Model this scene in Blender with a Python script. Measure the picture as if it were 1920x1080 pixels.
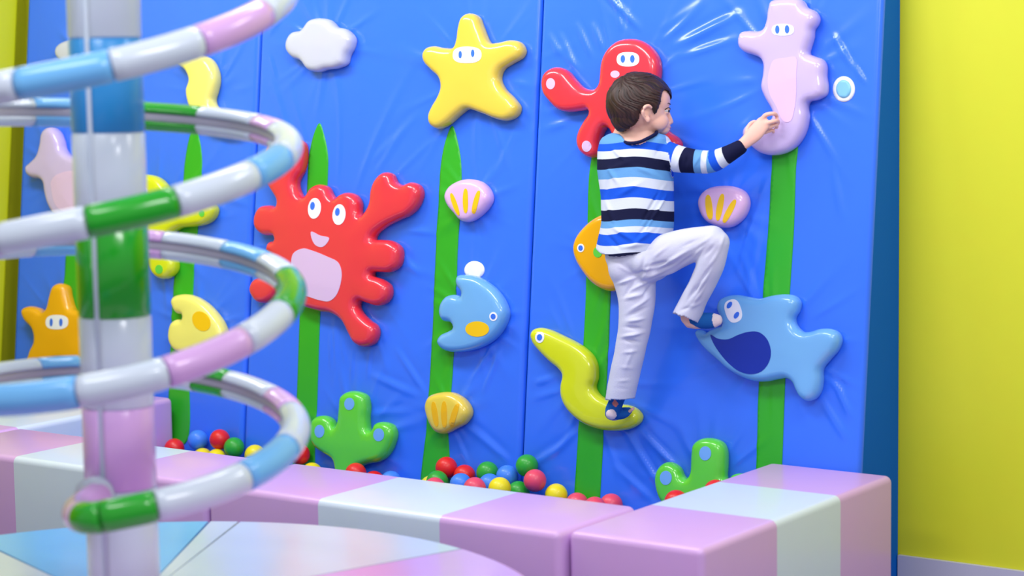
import bpy, bmesh, math, random
import numpy as np
from mathutils import Vector, Matrix
from mathutils.geometry import delaunay_2d_cdt
random.seed(7); rng = np.random.RandomState(7)
for o in list(bpy.data.objects): bpy.data.objects.remove(o)
COL = bpy.context.scene.collection
scene = bpy.context.scene

# ------------------------------------------------------------------ camera, world, lights
FPX = 4000.0
PI_, RO, PS = map(math.radians, (6.1256, -0.8887, 35.3324))
CAMZ = 1.6
def _axes():
    f = np.array([-math.sin(PS)*math.cos(PI_), math.cos(PS)*math.cos(PI_), -math.sin(PI_)])
    r = np.array([math.cos(PS), math.sin(PS), 0.0]); u = np.cross(r, f)
    return r*math.cos(RO)+u*math.sin(RO), -r*math.sin(RO)+u*math.cos(RO), f
AR, AU, AW = _axes()
cam = bpy.data.cameras.new('camera'); camo = bpy.data.objects.new('camera', cam); COL.objects.link(camo)
cam.sensor_width = 36.0; cam.lens = FPX/1920*36.0
camo.matrix_world = Matrix(((AR[0], AU[0], -AW[0], 0), (AR[1], AU[1], -AW[1], 0), (AR[2], AU[2], -AW[2], CAMZ), (0, 0, 0, 1)))
cam.dof.use_dof = True; cam.dof.focus_distance = 6.7; cam.dof.aperture_fstop = 2.2
cam.clip_end = 60
scene.camera = camo
scene.view_settings.view_transform = 'Standard'; scene.view_settings.look = 'None'
scene.view_settings.gamma = 1.0; scene.view_settings.use_curve_mapping = False
scene.view_settings.exposure = 0.0
w = bpy.data.worlds.new('world'); scene.world = w; w.use_nodes = True
bgn = w.node_tree.nodes['Background']; bgn.inputs[0].default_value = (0.93, 0.96, 1.0, 1); bgn.inputs[1].default_value = 0.56
def area(name, loc, target, sx, sy, power, col=(1, 1, 1)):
    l = bpy.data.lights.new(name, 'AREA'); l.shape = 'RECTANGLE'; l.size = sx; l.size_y = sy; l.energy = power; l.color = col
    o = bpy.data.objects.new(name, l); COL.objects.link(o); o.location = loc
    d = Vector(target)-Vector(loc); o.rotation_euler = d.to_track_quat('-Z', 'Y').to_euler()
    return o
area('ceiling_lamp', (-5.2, 4.3, 2.85), (-5.0, 5.5, 1.0), 1.3, 0.35, 33)
area('ceiling_lamp', (-3.5, 4.2, 2.85), (-3.4, 5.4, 1.0), 1.3, 0.35, 29)
area('ceiling_lamp', (-1.3, 4.5, 3.0), (-1.5, 5.3, 0.8), 1.3, 0.35, 23)
area('ceiling_lamp', (-3.2, 2.0, 3.0), (-3.2, 3.4, 0.6), 1.3, 0.35, 20)
area('ceiling_lamp', (-0.9, 2.4, 3.0), (-2.8, 5.4, 0.7), 1.3, 0.45, 38)

# ------------------------------------------------------------------ geometry of the place
TAU = math.radians(6.0)
NIN = np.array([0, math.cos(TAU), -math.sin(TAU)])      # into the wall
NOUT = -NIN
E1 = np.array([1.0, 0, 0]); E2 = np.array([0, math.sin(TAU), math.cos(TAU)])
CPL = 5.638689 - CAMZ*math.sin(TAU)                     # NIN . p on the climbing face (world)
O2 = NIN*CPL                                            # origin of plane coordinates
CAM = np.array([0, 0, CAMZ])
def ray(x, y): return AW*FPX+AR*(x-960)+AU*(540-y)
def P(x, y, off=0.0):                                   # point seen at (x,y) lying off metres in front of the climbing face
    a = ray(x, y); t = (CPL-off-NIN@CAM)/(NIN@a); return CAM+a*t
def P2(x, y, off=0.0):
    p = P(x, y, off)-O2; return (p@E1, p@E2)
def W(xs, off=0.0): return O2+E1*xs[0]+E2*xs[1]+NOUT*off

# ------------------------------------------------------------------ helpers
def lin(c):
    return tuple((v/255/12.92 if v/255 <= 0.04045 else ((v/255+0.055)/1.055)**2.4) for v in c)+(1,)
MATS = {}
def mat(name, rgb, rough=0.3, coat=0.0, bump=None, var=0.0, spec=0.5):
    if name in MATS: return MATS[name]
    m = bpy.data.materials.new(name); m.use_nodes = True; nt = m.node_tree; b = nt.nodes['Principled BSDF']
    b.inputs['Roughness'].default_value = rough; b.inputs['Coat Weight'].default_value = coat; b.inputs['Coat Roughness'].default_value = 0.08
    b.inputs['Specular IOR Level'].default_value = spec
    tc = nt.nodes.new('ShaderNodeTexCoord')
    nz = nt.nodes.new('ShaderNodeTexNoise'); nz.inputs['Scale'].default_value = 14; nz.inputs['Detail'].default_value = 4
    nt.links.new(tc.outputs['Object'], nz.inputs['Vector'])
    mx = nt.nodes.new('ShaderNodeMix'); mx.data_type = 'RGBA'; mx.blend_type = 'MULTIPLY'
    mx.inputs['Factor'].default_value = var if var else 0.05
    mx.inputs['A'].default_value = lin(rgb); nt.links.new(nz.outputs['Color'], mx.inputs['B'])
    nt.links.new(mx.outputs['Result'], b.inputs['Base Color'])
    if bump:
        sc, st, stretch = bump
        mp = nt.nodes.new('ShaderNodeMapping'); mp.inputs['Scale'].default_value = stretch
        nt.links.new(tc.outputs['Object'], mp.inputs['Vector'])
        n2 = nt.nodes.new('ShaderNodeTexNoise'); n2.inputs['Scale'].default_value = sc; n2.inputs['Detail'].default_value = 5
        nt.links.new(mp.outputs['Vector'], n2.inputs['Vector'])
        bp = nt.nodes.new('ShaderNodeBump'); bp.inputs['Strength'].default_value = st; bp.inputs['Distance'].default_value = 0.01
        nt.links.new(n2.outputs['Fac'], bp.inputs['Height']); nt.links.new(bp.outputs['Normal'], b.inputs['Normal'])
    MATS[name] = m; return m
V = (1, 1, 1)
M_blue = mat('blue_vinyl', (50, 114, 248), 0.25, 0.2, (9, 0.10, (1, 1, 0.5)))
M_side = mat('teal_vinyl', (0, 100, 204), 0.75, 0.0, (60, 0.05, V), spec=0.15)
M_leaf = mat('leaf_green_vinyl', (44, 170, 36), 0.35, 0.1, (14, 0.10, V))
M_yellowwall = mat('yellow_paint', (212, 214, 40), 0.5, 0, (40, 0.03, V))
M_base = mat('baseboard_grey', (186, 184, 212), 0.35)
M_floor = mat('floor_vinyl', (120, 118, 150), 0.3, 0.1)
M_pink = mat('pink_vinyl', (214, 168, 228), 0.22, 0.25, (7, 0.05, V))
M_white = mat('white_vinyl', (204, 214, 232), 0.22, 0.25, (7, 0.05, V))
M_bwhite = mat('bench_white_vinyl', (211, 223, 242), 0.3, 0.12, (7, 0.05, V))
M_bpink = mat('bench_pink_vinyl', (213, 168, 228), 0.3, 0.12, (7, 0.05, V))
M_skyb = mat('skyblue_vinyl', (112, 182, 242), 0.26, 0.2, (9, 0.06, V))
M_colblue = mat('deep_blue_vinyl', (40, 140, 212), 0.3, 0.2, (9, 0.06, V))
M_grn = mat('green_vinyl', (20, 160, 26), 0.22, 0.3, (9, 0.06, V))
M_metal = mat('grey_rail', (176, 170, 190), 0.3, 0.2)
def nrm0(v): return v/np.linalg.norm(v)
def hold(name, rgb): return mat(name, rgb, 0.22, 0.5, (9, 0.10, V), spec=0.45)
H_red = hold('red_hold', (230, 52, 70)); H_yel = hold('yellow_hold', (230, 202, 78)); H_pale = hold('pale_yellow_hold', (244, 234, 120))
H_lime = hold('lime_hold', (214, 222, 34)); H_org = hold('orange_hold', (238, 170, 20)); H_lil = hold('lilac_hold', (200, 180, 230))
H_whi = hold('white_hold', (196, 197, 218)); H_sky = hold('skyblue_hold', (110, 172, 232)); H_grn = hold('green_hold', (94, 208, 62))
H_shell = hold('shell_pink_hold', (226, 182, 230))
D_white = mat('decal_white', (238, 238, 250), 0.3); D_blue = mat('decal_blue', (52, 112, 232), 0.3); D_pink = mat('decal_pink', (218, 186, 226), 0.3)
D_yel = mat('decal_yellow', (246, 196, 24), 0.3); D_grn = mat('decal_green', (96, 206, 70), 0.3); D_sky = mat('decal_skyblue', (112, 170, 240), 0.3)
D_navy = mat('decal_navy', (0, 40, 160), 0.35); D_cyan = mat('decal_cyan', (130, 196, 236), 0.3)

def link(o, parent=None, label=None, cat=None, group=None, kind=None):
    COL.objects.link(o)
    if parent is not None: o.parent = parent
    if label: o['label'] = label
    if cat: o['category'] = cat
    if group: o['group'] = group
    if kind: o['kind'] = kind
    return o
def meshobj(name, verts, faces, m, smooth=True, parent=None, origin=None, **k):
    me = bpy.data.meshes.new(name)
    v = np.array(verts, float)
    if parent is not None: org = np.array(parent.location)
    elif origin is not None: org = np.array(origin, float)
    else: org = np.zeros(3)
    me.from_pydata([tuple(p) for p in (v-org)], [], [tuple(int(i) for i in f) for f in faces]); me.update()
    for mm in (m if isinstance(m, (list, tuple)) else [m]): me.materials.append(mm)
    me.polygons.foreach_set('use_smooth', [smooth]*len(me.polygons))
    o = bpy.data.objects.new(name, me)
    if parent is None: o.location = org
    return link(o, parent, **k)
def empty(name, loc, **k):
    o = bpy.data.objects.new(name, None); o.location = loc; o.empty_display_size = 0.05
    return link(o, **k)
def rounded_box(x0, x1, y0, y1, z0, z1, r, seg=4):
    bm = bmesh.new(); bmesh.ops.create_cube(bm, size=1)
    for v in bm.verts: v.co = Vector((x0 if v.co.x < 0 else x1, y0 if v.co.y < 0 else y1, z0 if v.co.z < 0 else z1))
    if r > 0: bmesh.ops.bevel(bm, geom=bm.edges[:]+bm.verts[:], offset=r, segments=seg, profile=0.5, affect='EDGES')
    vs = [tuple(v.co) for v in bm.verts]; fs = [[v.index for v in f.verts] for f in bm.faces]; bm.free(); return vs, fs
def box(name, dims, m, r=0.0, smooth=True, **k):
    vs, fs = rounded_box(*dims, r)
    o = meshobj(name, vs, fs, m, smooth and r > 0, **k)
    return o
def catmull(pts, step=0.004, closed=True):
    p = np.array(pts, float); n = len(p); out = []
    for i in range(n if closed else n-1):
        if closed: a, b, c, d = p[(i-1) % n], p[i], p[(i+1) % n], p[(i+2) % n]
        else: a, b, c, d = p[max(i-1, 0)], p[i], p[i+1], p[min(i+2, n-1)]
        # centripetal
        t1 = max(np.linalg.norm(b-a), 1e-6)**.5; t2 = max(np.linalg.norm(c-b), 1e-6)**.5; t3 = max(np.linalg.norm(d-c), 1e-6)**.5
        m1 = (b-a)/t1-(c-a)/(t1+t2)+(c-b)/t2; m2 = (c-b)/t2-(d-b)/(t2+t3)+(d-c)/t3
        m1 *= t2; m2 *= t2
        if not closed and i == 0: m1 = c-b
        if not closed and i == n-2: m2 = c-b
        k = max(2, int(np.linalg.norm(c-b)/step))
        for j in range(k):
            t = j/k; out.append((2*t**3-3*t*t+1)*b+(t**3-2*t*t+t)*m1+(-2*t**3+3*t*t)*c+(t**3-t*t)*m2)
    if not closed: out.append(p[-1])
    return np.array(out)
def resample(p, step):
    d = np.r_[0, np.cumsum(np.linalg.norm(np.roll(p, -1, 0)-p, axis=1))]; n = max(12, int(d[-1]/step)); q = np.vstack([p, p[:1]])
    t = np.arange(n)/n*d[-1]; return np.c_[[np.interp(t, d, q[:, k]) for k in range(p.shape[1])]].T
def segdist(q, poly):
    a = poly; b = np.roll(poly, -1, 0); ab = b-a; L = (ab**2).sum(1)+1e-12; out = np.empty(len(q))
    for s in range(0, len(q), 400):
        c = q[s:s+400, None, :]-a[None]; t = np.clip((c*ab[None]).sum(2)/L, 0, 1)
        out[s:s+400] = np.sqrt(((c-t[..., None]*ab[None])**2).sum(2)).min(1)
    return out
def inside(q, poly):
    x, y = q[:, 0], q[:, 1]; r = np.zeros(len(q), bool); a = poly; b = np.roll(poly, -1, 0)
    for (x1, y1), (x2, y2) in zip(a, b):
        if y1 == y2: continue
        c = ((y1 > y) != (y2 > y)) & (x < (x2-x1)*(y-y1)/(y2-y1)+x1); r ^= c
    return r
def triangulate(outline, interior):
    n = len(outline); pts = [Vector(p) for p in outline]+[Vector(p) for p in interior]
    edges = [(i, (i+1) % n) for i in range(n)]
    vs, es, fs, ov, oe, of = delaunay_2d_cdt(pts, edges, [], 1, 1e-7)
    return np.array([tuple(v) for v in vs]), fs
def fill(outline, rings, grid):
    """outline plus offset rings plus a grid inside"""
    poly = np.array(outline); pts = []
    nx = np.roll(poly, -1, 0)-np.roll(poly, 1, 0); nrm = np.c_[-nx[:, 1], nx[:, 0]]; nrm /= np.linalg.norm(nrm, axis=1)[:, None]+1e-12
    if not inside(poly[:1]+nrm[:1]*1e-3, poly)[0]: nrm = -nrm
    for d in rings:
        q = poly+nrm*d; ok = inside(q, poly); q = q[ok]; q = q[segdist(q, poly) > d*0.93]; pts.append(q)
    last = rings[-1] if rings else 0
    mn, mx = poly.min(0), poly.max(0)
    gx, gy = np.meshgrid(np.arange(mn[0], mx[0], grid), np.arange(mn[1], mx[1], grid)); g = np.c_[gx.ravel(), gy.ravel()]
    g[:, 0] += (np.round((g[:, 1]-mn[1])/grid) % 2)*grid/2
    g = g[inside(g, poly)]; g = g[segdist(g, poly) > last+grid*0.45]; pts.append(g)
    I = np.vstack(pts) if pts else np.zeros((0, 2))
    return triangulate(poly, I)

# ------------------------------------------------------------------ holds (pillow shapes on the climbing face)
HOLDS = []                                     # (centre2d, radius) for the wrinkles of the cover
MID, HF, RIM = 0.026, 0.027, 0.023
class Hold:
    def __init__(s, name, px, m, label, cat, group=None, k=1.0, puff=0.004, kind='catmull', rim=RIM, ox=0, oy=0, wr=True):
        s.k = k
        pts = [P2(x+ox, y+oy, MID*k) for x, y in px]
        s.poly = resample(catmull(pts, 0.003), 0.006); s.rim = rim; s.puff = puff
        c = s.poly.mean(0); s.c = c
        if wr: HOLDS.append((c, np.linalg.norm(s.poly-c, axis=1).mean(), s.poly))
        s.root = None
        rings = [rim*(1-math.cos(a)) for a in np.radians([14, 28, 42, 56, 72])]+[rim]
        V2, F = fill(s.poly, rings, 0.014)
        h = s.height(V2)
        n0 = len(s.poly)
        vs = [W(p, MID*k+hh) for p, hh in zip(V2, h)]; fs = [list(f) for f in F]
        # orient
        # back skirt down to the wall
        poly = s.poly; nx = np.roll(poly, -1, 0)-np.roll(poly, 1, 0); nrm = np.c_[-nx[:, 1], nx[:, 0]]; nrm /= np.linalg.norm(nrm, axis=1)[:, None]
        if not inside(poly[:1]+nrm[:1]*1e-3, poly)[0]: nrm = -nrm
        prev = list(range(n0))
        for a in np.radians([20, 45, 70, 88]):
            ins = 0.010*(1-math.cos(a)); z = MID*k*(1-math.sin(a))-0.002
            q = poly+nrm*ins; st = len(vs); vs += [W(p, z) for p in q]
            for i in range(n0):
                j = (i+1) % n0; fs.append([prev[i], prev[j], st+j, st+i])
            prev = list(range(st, st+n0))
        loc = W(c, 0.0)
        s.root = empty(name, loc, label=label, cat=cat, group=group)
        o = meshobj('cushion', vs, fs, m, True, parent=s.root)
        bm = bmesh.new(); bm.from_mesh(o.data); bmesh.ops.recalc_face_normals(bm, faces=bm.faces[:]); bm.to_mesh(o.data); bm.free()
        # make sure normals point out
        me = o.data
        big = max(me.polygons, key=lambda p: p.area)
        if np.array(big.normal)@NOUT < 0 and abs(np.array(big.normal)@NOUT) > .3: me.flip_normals()
    def height(s, q):
        d = segdist(q, s.poly); d = np.where(inside(q, s.poly), d, 0)
        t = np.clip(d/s.rim, 0, 1); return s.k*HF*np.sqrt(np.clip(1-(1-t)**2, 0, 1))+s.puff*np.clip(d/0.09, 0, 1)
    def patch(s, name, px, m, label=None, lift=0.0012, parent=None, smoothpts=True, h0=None, step=0.004):
        off = MID*s.k+HF*s.k+s.puff*0.5 if h0 is None else h0
        pts = [P2(x, y, off) for x, y in px]
        poly = resample(catmull(pts, 0.002) if smoothpts else np.array(pts), step)
        V2, F = fill(poly, [], 0.008); h = s.height(V2)+lift+MID*s.k
        n = len(poly); vs = [W(p, hh) for p, hh in zip(V2, h)]+[W(p, hh-lift-0.0015) for p, hh in zip(V2[:n], h[:n])]
        fs = [list(f) for f in F]
        fs = [f if np.cross(V2[f[1]]-V2[f[0]], V2[f[2]]-V2[f[0]]) > 0 else f[::-1] for f in fs]
        a = 0.5*sum(poly[i][0]*poly[(i+1) % n][1]-poly[(i+1) % n][0]*poly[i][1] for i in range(n))
        for i in range(n):
            j = (i+1) % n; f = [i, n+len(V2)-n+i, n+len(V2)-n+j, j]; fs.append(f if a > 0 else f[::-1])
        return meshobj(name, vs, fs, m, False, parent=parent or s.root, label=label)
def oval(cx, cy, rx, ry, rot=0, n=14, sq=2.0):
    out = []
    for i in range(n):
        t = 2*math.pi*i/n; c, s_ = math.cos(t), math.sin(t)
        x = rx*math.copysign(abs(c)**(2/sq), c); y = ry*math.copysign(abs(s_)**(2/sq), s_)
        r = math.radians(rot); out.append((cx+x*math.cos(r)-y*math.sin(r), cy+x*math.sin(r)+y*math.cos(r)))
    return out
def sc(pts, k, ox, oy): return [(x/k+ox, y/k+oy) for x, y in pts]
def eyes(h, cx, cy, rx, ry, pup, prx, pry, rot=0, prot=0):
    e = h.patch('eye_patch', oval(cx, cy, rx, ry, rot, 18, 2.6), D_white, 'white eye patch')
    for x, y in pup: h.patch('pupil', oval(x, y, prx, pry, prot), D_blue, 'blue oval pupil', lift=0.0022, step=0.002)
def eye1(h, cx, cy, r, pr, ratio=0.85):
    h.patch('eye', oval(cx, cy, r*ratio, r), D_white, 'round white eye', step=0.002); h.patch('pupil', oval(cx, cy, pr*ratio, pr), D_blue, 'blue pupil', lift=0.0022, step=0.002)

# yellow starfish
st = Hold('starfish_hold', sc([(1325,75),(1368,92),(1392,150),(1435,238),(1490,240),(1560,226),(1610,240),(1628,285),(1612,325),(1560,357),(1505,395),(1490,440),(1512,492),(1570,552),(1600,602),(1585,652),(1535,679),(1475,670),(1395,638),(1312,616),(1258,652),(1200,703),(1150,725),(1108,703),(1098,655),(1118,600),(1150,545),(1168,492),(1158,442),(1112,395),(1073,350),(1066,308),(1085,272),(1125,260),(1185,270),(1240,266),(1257,222),(1265,160),(1285,98)],3,440,0), H_yel,
  'large yellow padded starfish with white eye patch, on the blue wall', 'climbing hold')
eyes(st, 876, 103, 27, 15.5, [(863.5,102.5),(887,100)], 3, 7)
# white cloud
Hold('cloud_hold', sc([(490,103),(540,114),(578,150),(635,168),(670,215),(662,268),(640,310),(625,360),(575,385),(520,392),(475,405),(420,393),(380,345),(330,322),(300,280),(302,230),(330,185),(385,168),(430,115)],3,440,0), H_whi,
  'white padded cloud with five lobes, left of the yellow starfish', 'climbing hold')
# crab
cr = sc([(300,75),(345,60),(390,85),(398,150),(385,235),(352,310),(372,372),(402,385),(440,335),(480,317),(522,330),(545,372),(572,396),(600,375),(640,363),(682,377),(705,420),(706,472),(716,495),(745,468),(768,420),(776,350),(800,290),(840,252),(882,255),(908,302),(950,320),(1000,305),(1037,322),(1052,370),(1030,440),(985,490),(920,520),(850,555),(795,600),(785,625),(835,629),(890,636),(930,670),(938,722),(922,780),(880,810),(825,810),(780,812),(775,828),(832,852),(870,885),(875,940),(850,985),(808,1000),(752,985),(706,972),(695,1000),(715,1040),(755,1080),(793,1110),(803,1160),(780,1215),(730,1232),(682,1210),(652,1160),(612,1085),(555,1045),(480,1030),(400,1005),(345,968),(300,935),(262,930),(225,965),(180,985),(130,975),(96,915),(110,862),(155,835),(205,838),(255,820),(262,770),(225,720),(190,690),(200,645),(235,630),(228,608),(165,600),(125,560),(122,500),(150,445),(200,435),(242,440),(248,410),(215,350),(180,290),(172,200),(195,110),(225,60),(262,70)],3,440,240)
crab = Hold('crab_hold', cr, H_red, 'large red padded crab with raised claws and lilac belly', 'climbing hold')
for cx, cy, px_, py_ in ((450,452,440,438),(588,487,580,472)):
    crab.patch('eye', oval(cx/3+440, cy/3+240, 12, 19.5, 4), D_white, 'white oval eye'); crab.patch('pupil', oval(px_/3+440, py_/3+240, 4.3, 7.5, 4), D_blue, 'blue pupil', lift=0.0022, step=0.002)
crab.patch('mouth', sc([(432,584),(482,604),(534,620),(520,650),(495,669),(462,662),(440,632)],3,440,240), D_pink, 'lilac smiling mouth')
crab.patch('belly_patch', sc([(385,678),(440,690),(520,722),(585,757),(604,810),(597,880),(570,945),(530,974),(485,970),(420,950),(370,930),(335,860),(320,780),(330,710)],3,440,240), D_pink, 'lilac rounded belly patch')
# octopus
octo = Hold('octopus_hold', sc([(800,132),(885,142),(960,190),(1010,260),(1028,340),(1022,430),(1000,520),(975,600),(985,680),(1010,740),(1060,790),(1110,835),(1160,870),(1185,920),(1165,975),(1110,990),(1030,950),(960,890),(900,860),(850,880),(860,960),(840,1030),(790,1050),(735,1030),(700,960),(690,880),(660,810),(628,796),(598,835),(575,910),(572,985),(535,1024),(480,1010),(430,960),(415,890),(432,820),(470,750),(508,690),(500,665),(430,672),(340,680),(270,660),(208,600),(165,540),(153,455),(175,390),(230,350),(290,347),(340,372),(390,430),(450,490),(510,512),(555,505),(582,470),(590,420),(595,350),(610,280),(650,208),(720,150)],4,980,40), H_red,
  'red padded octopus with pink spots, partly behind the boy', 'climbing hold')
eyes(octo, 1177.8, 111.2, 21, 13.5, [(1168.6,110.5),(1186.3,110.5)], 4, 7.2)
for a in (oval(1153.7,139.2,8.8,6.8),oval(1032.5,157,8.5,10.5),oval(1099.3,274.3,8.5,10.5)): octo.patch('spot', a, D_pink, 'pink spot')
# right seahorse
sea = Hold('seahorse_hold', sc([(430,12),(490,-8),(560,-16),(620,-12),(662,5),(692,52),(758,88),(780,140),(765,190),(742,222),(736,280),(716,350),(706,398),(758,424),(812,448),(832,490),(832,570),(842,650),(830,712),(778,746),(704,768),(694,806),(700,870),(686,960),(652,1040),(600,1105),(530,1148),(440,1165),(345,1145),(270,1085),(222,1020),(228,965),(270,930),(330,935),(385,930),(430,900),(446,850),(385,730),(358,655),(372,560),(374,482),(352,440),(300,415),(232,392),(190,350),(187,290),(205,246),(262,232),(330,235),(377,215),(400,150),(410,75)],4,1340,0), H_lil,
  'lilac padded seahorse with pink belly, held by the boy', 'climbing hold')
eyes(sea, 1468, 56, 21, 11, [(1458,55.5),(1476.5,55)], 4, 7.8)
sea.patch('belly_patch', sc([(440,455),(530,435),(608,430),(614,560),(612,700),(596,830),(572,905),(540,918),(508,900),(462,800),(412,705),(398,600),(412,520)],4,1340,0), D_pink, 'pale pink belly patch')
# left seahorse / lilac creature
lil = Hold('seahorse_hold', [(88,242),(98,238),(108,245),(116,262),(120,278),(128,288),(145,296),(165,300),(172,318),(165,340),(160,365),(165,390),(160,412),(142,418),(122,410),(106,403),(94,383),(88,360),(85,343),(77,336),(62,333),(54,326),(53,312),(62,303),(73,291),(79,272),(82,252)], H_lil,
  'lilac padded sea creature behind the striped post, at far left', 'climbing hold')
lil.patch('belly_patch', [(122,322),(140,321),(155,330),(156,370),(150,396),(135,402),(116,396),(102,380),(97,356),(96,342),(104,330)], D_pink, 'pale pink belly patch')
# pale yellow worm
Hold('eel_hold', [(330,108),(350,100),(378,102),(396,112),(406,132),(408,152),(404,172),(400,188),(410,206),(432,220),(450,232),(456,243),(448,251),(428,252),(404,247),(384,237),(366,216),(356,192),(353,168),(358,150),(351,133),(338,122)], H_pale,
  'pale yellow padded eel crossed by the spiral tube, below the top coil', 'climbing hold')
# white cloud left
Hold('cloud_hold', oval(141,98,33,23,0,16,2.2), H_whi, 'white padded cloud half hidden behind the striped post', 'climbing hold')
# lime octopus
lo = Hold('octopus_hold', [(276,327),(295,331),(308,342),(318,360),(325,380),(345,388),(375,382),(398,380),(405,392),(401,408),(388,420),(365,425),(340,428),(322,440),(316,455),(320,472),(330,490),(329,508),(315,522),(299,521),(286,507),(278,482),(270,460),(255,452),(238,460),(222,478),(205,482),(196,466),(206,448),(222,428),(226,408),(206,396),(186,388),(184,370),(200,362),(225,366),(238,358),(244,340),(258,329)], H_lime,
  'lime green padded octopus behind the post and the green tube sleeve', 'climbing hold')
eye1(lo, 268.5, 359.5, 9, 5)
for a in (oval(378,400,5,6.5), oval(298,505,7,8.5)): lo.patch('spot', a, D_grn, 'green spot')
# orange star
orst = Hold('starfish_hold', sc([(340,513),(378,530),(392,590),(412,650),(450,665),(520,650),(580,655),(595,700),(570,740),(520,775),(490,800),(500,850),(530,905),(545,960),(520,1000),(470,1000),(410,965),(350,945),(290,975),(225,1010),(180,1005),(165,960),(182,890),(205,835),(195,775),(150,722),(135,680),(140,655),(172,642),(215,650),(252,670),(275,650),(290,590),(310,530)],3,0,360), H_org,
  'orange padded starfish at far left, partly behind the striped post', 'climbing hold')
eyes(orst, 107, 604, 21, 13.5, [(97,604.5),(115,604.5)], 3, 7.5)
# pale yellow fish
pf = Hold('fish_hold', [(325,567),(328,557),(340,552),(360,553),(383,565),(401,582),(417,605),(424,628),(420,648),(400,664),(378,670),(350,666),(330,656),(321,640),(320,622),(325,605),(333,599),(345,598),(346,591),(334,587)], H_pale,
  'pale yellow padded fish with orange spot, behind the lower coil', 'climbing hold')
pf.patch('spot', oval(377.8,602.3,15,20,-35), D_yel, 'orange oval spot')
# light blue fish
bf = Hold('fish_hold', [(858,527),(861,517),(873,515),(897,519),(917,531),(933,546),(946,566),(952,587),(947,608),(935,628),(918,643),(898,653),(870,659.5),(843,659),(829,652),(823,640),(829,628),(843,621),(853,614),(848,605),(833,601),(827,588),(829,570),(839,556),(853,552.5),(867,555),(868,547),(861,538)], H_sky,
  'light blue padded fish with orange spot beside the tall green leaf', 'climbing hold')
eye1(bf, 925, 593.5, 8.5, 5.2); bf.patch('spot', oval(895,617,22,14.5), D_yel, 'orange oval spot')
# shells
def shell(px, m, stripes, label, sm=D_yel):
    h = Hold('shell_hold', px, m, label, 'climbing hold')
    for (x0, y0), (x1, y1), wd in stripes:
        L = math.hypot(x1-x0, y1-y0)/2; h.patch('stripe', oval((x0+x1)/2, (y0+y1)/2, L, wd, math.degrees(math.atan2(y1-y0, x1-x0)), 16, 2.3), sm, 'yellow ridge stripe')
    return h
shell(sc([(1190,385),(1210,335),(1260,300),(1320,287),(1388,302),(1430,345),(1444,400),(1422,450),(1380,495),(1325,528),(1280,522),(1245,485),(1205,435)],3,440,240), H_shell,
  [((845.5,362),(860,404),4.5),((873,353),(873,400),4.8),((898,357),(886,401),4.5)], 'pink padded shell beside the leaf under the yellow starfish')
shell(sc([(720,482),(740,430),(800,407),(870,408),(930,445),(960,490),(966,530),(940,580),(890,610),(825,640),(780,630),(750,590),(728,535)],3,560,600), H_yel,
  [((812,753),(819,800),5.2),((832.5,752),(833,802),5.2),((858,757),(844,801),5.2)], 'yellow padded shell low on the wall above the balls', mat('decal_amber', (238,180,20),0.35))
shell(sc([(1325,320),(1345,260),(1405,210),(1500,193),(1600,202),(1665,240),(1693,310),(1680,385),(1640,450),(1565,503),(1500,508),(1440,490),(1390,465),(1348,410)],4,980,300), H_shell,
  [((1327,365),(1332,412),6.5),((1355,363),(1345,414),5.8),((1379,374),(1356,418),5.5)], 'pink padded shell above the knee of the boy')
# cacti
cg = Hold('cactus_hold', sc([(75,600),(95,552),(150,537),(188,560),(210,603),(228,575),(236,500),(245,432),(282,403),(340,402),(380,427),(392,485),(389,560),(397,618),(420,618),(440,582),(480,572),(526,590),(544,640),(532,700),(502,760),(460,795),(385,812),(345,835),(335,880),(330,960),(280,990),(225,960),(218,870),(204,790),(150,750),(100,712),(77,660)],3,560,600), H_grn,
  'green padded cactus with three blue dots, left of the yellow shell', 'climbing hold')
for a in (oval(655,757.3,9.3,11.5), oval(599,808.7,9,12), oval(710,815.3,10,12)): cg.patch('dot', a, D_sky, 'light blue dot')
cg2 = Hold('cactus_hold', sc([(512,490),(520,430),(550,390),(590,378),(640,408),(665,458),(688,470),(710,440),(716,340),(726,280),(762,250),(820,243),(880,265),(903,310),(906,400),(905,470),(925,480),(945,452),(985,442),(1030,455),(1050,505),(1035,570),(1000,640),(940,680),(870,700),(840,740),(838,800),(790,830),(740,800),(730,730),(690,690),(600,650),(540,590)],3,1060,740), H_grn,
  'green padded cactus behind the pink and white bench on the right', 'climbing hold')
for a in (oval(1322.3,850,11,13.3), oval(1248.3,896,11,13.3)): cg2.patch('dot', a, D_sky, 'light blue dot')
# lime eel
eel = Hold('eel_hold', sc([(150,272),(165,235),(210,217),(280,230),(380,275),(470,320),(545,370),(602,430),(630,500),(632,600),(617,665),(650,718),(720,760),(800,790),(870,797),(930,825),(967,880),(955,930),(900,972),(800,992),(685,985),(570,950),(480,890),(410,810),(378,730),(375,650),(388,572),(360,530),(300,480),(220,400),(168,335)],4,960,560), H_lime,
  'lime yellow padded eel the boy stands on with one foot', 'climbing hold')
eye1(eel, 1011.8, 632.5, 10.5, 6, 0.8)
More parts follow.
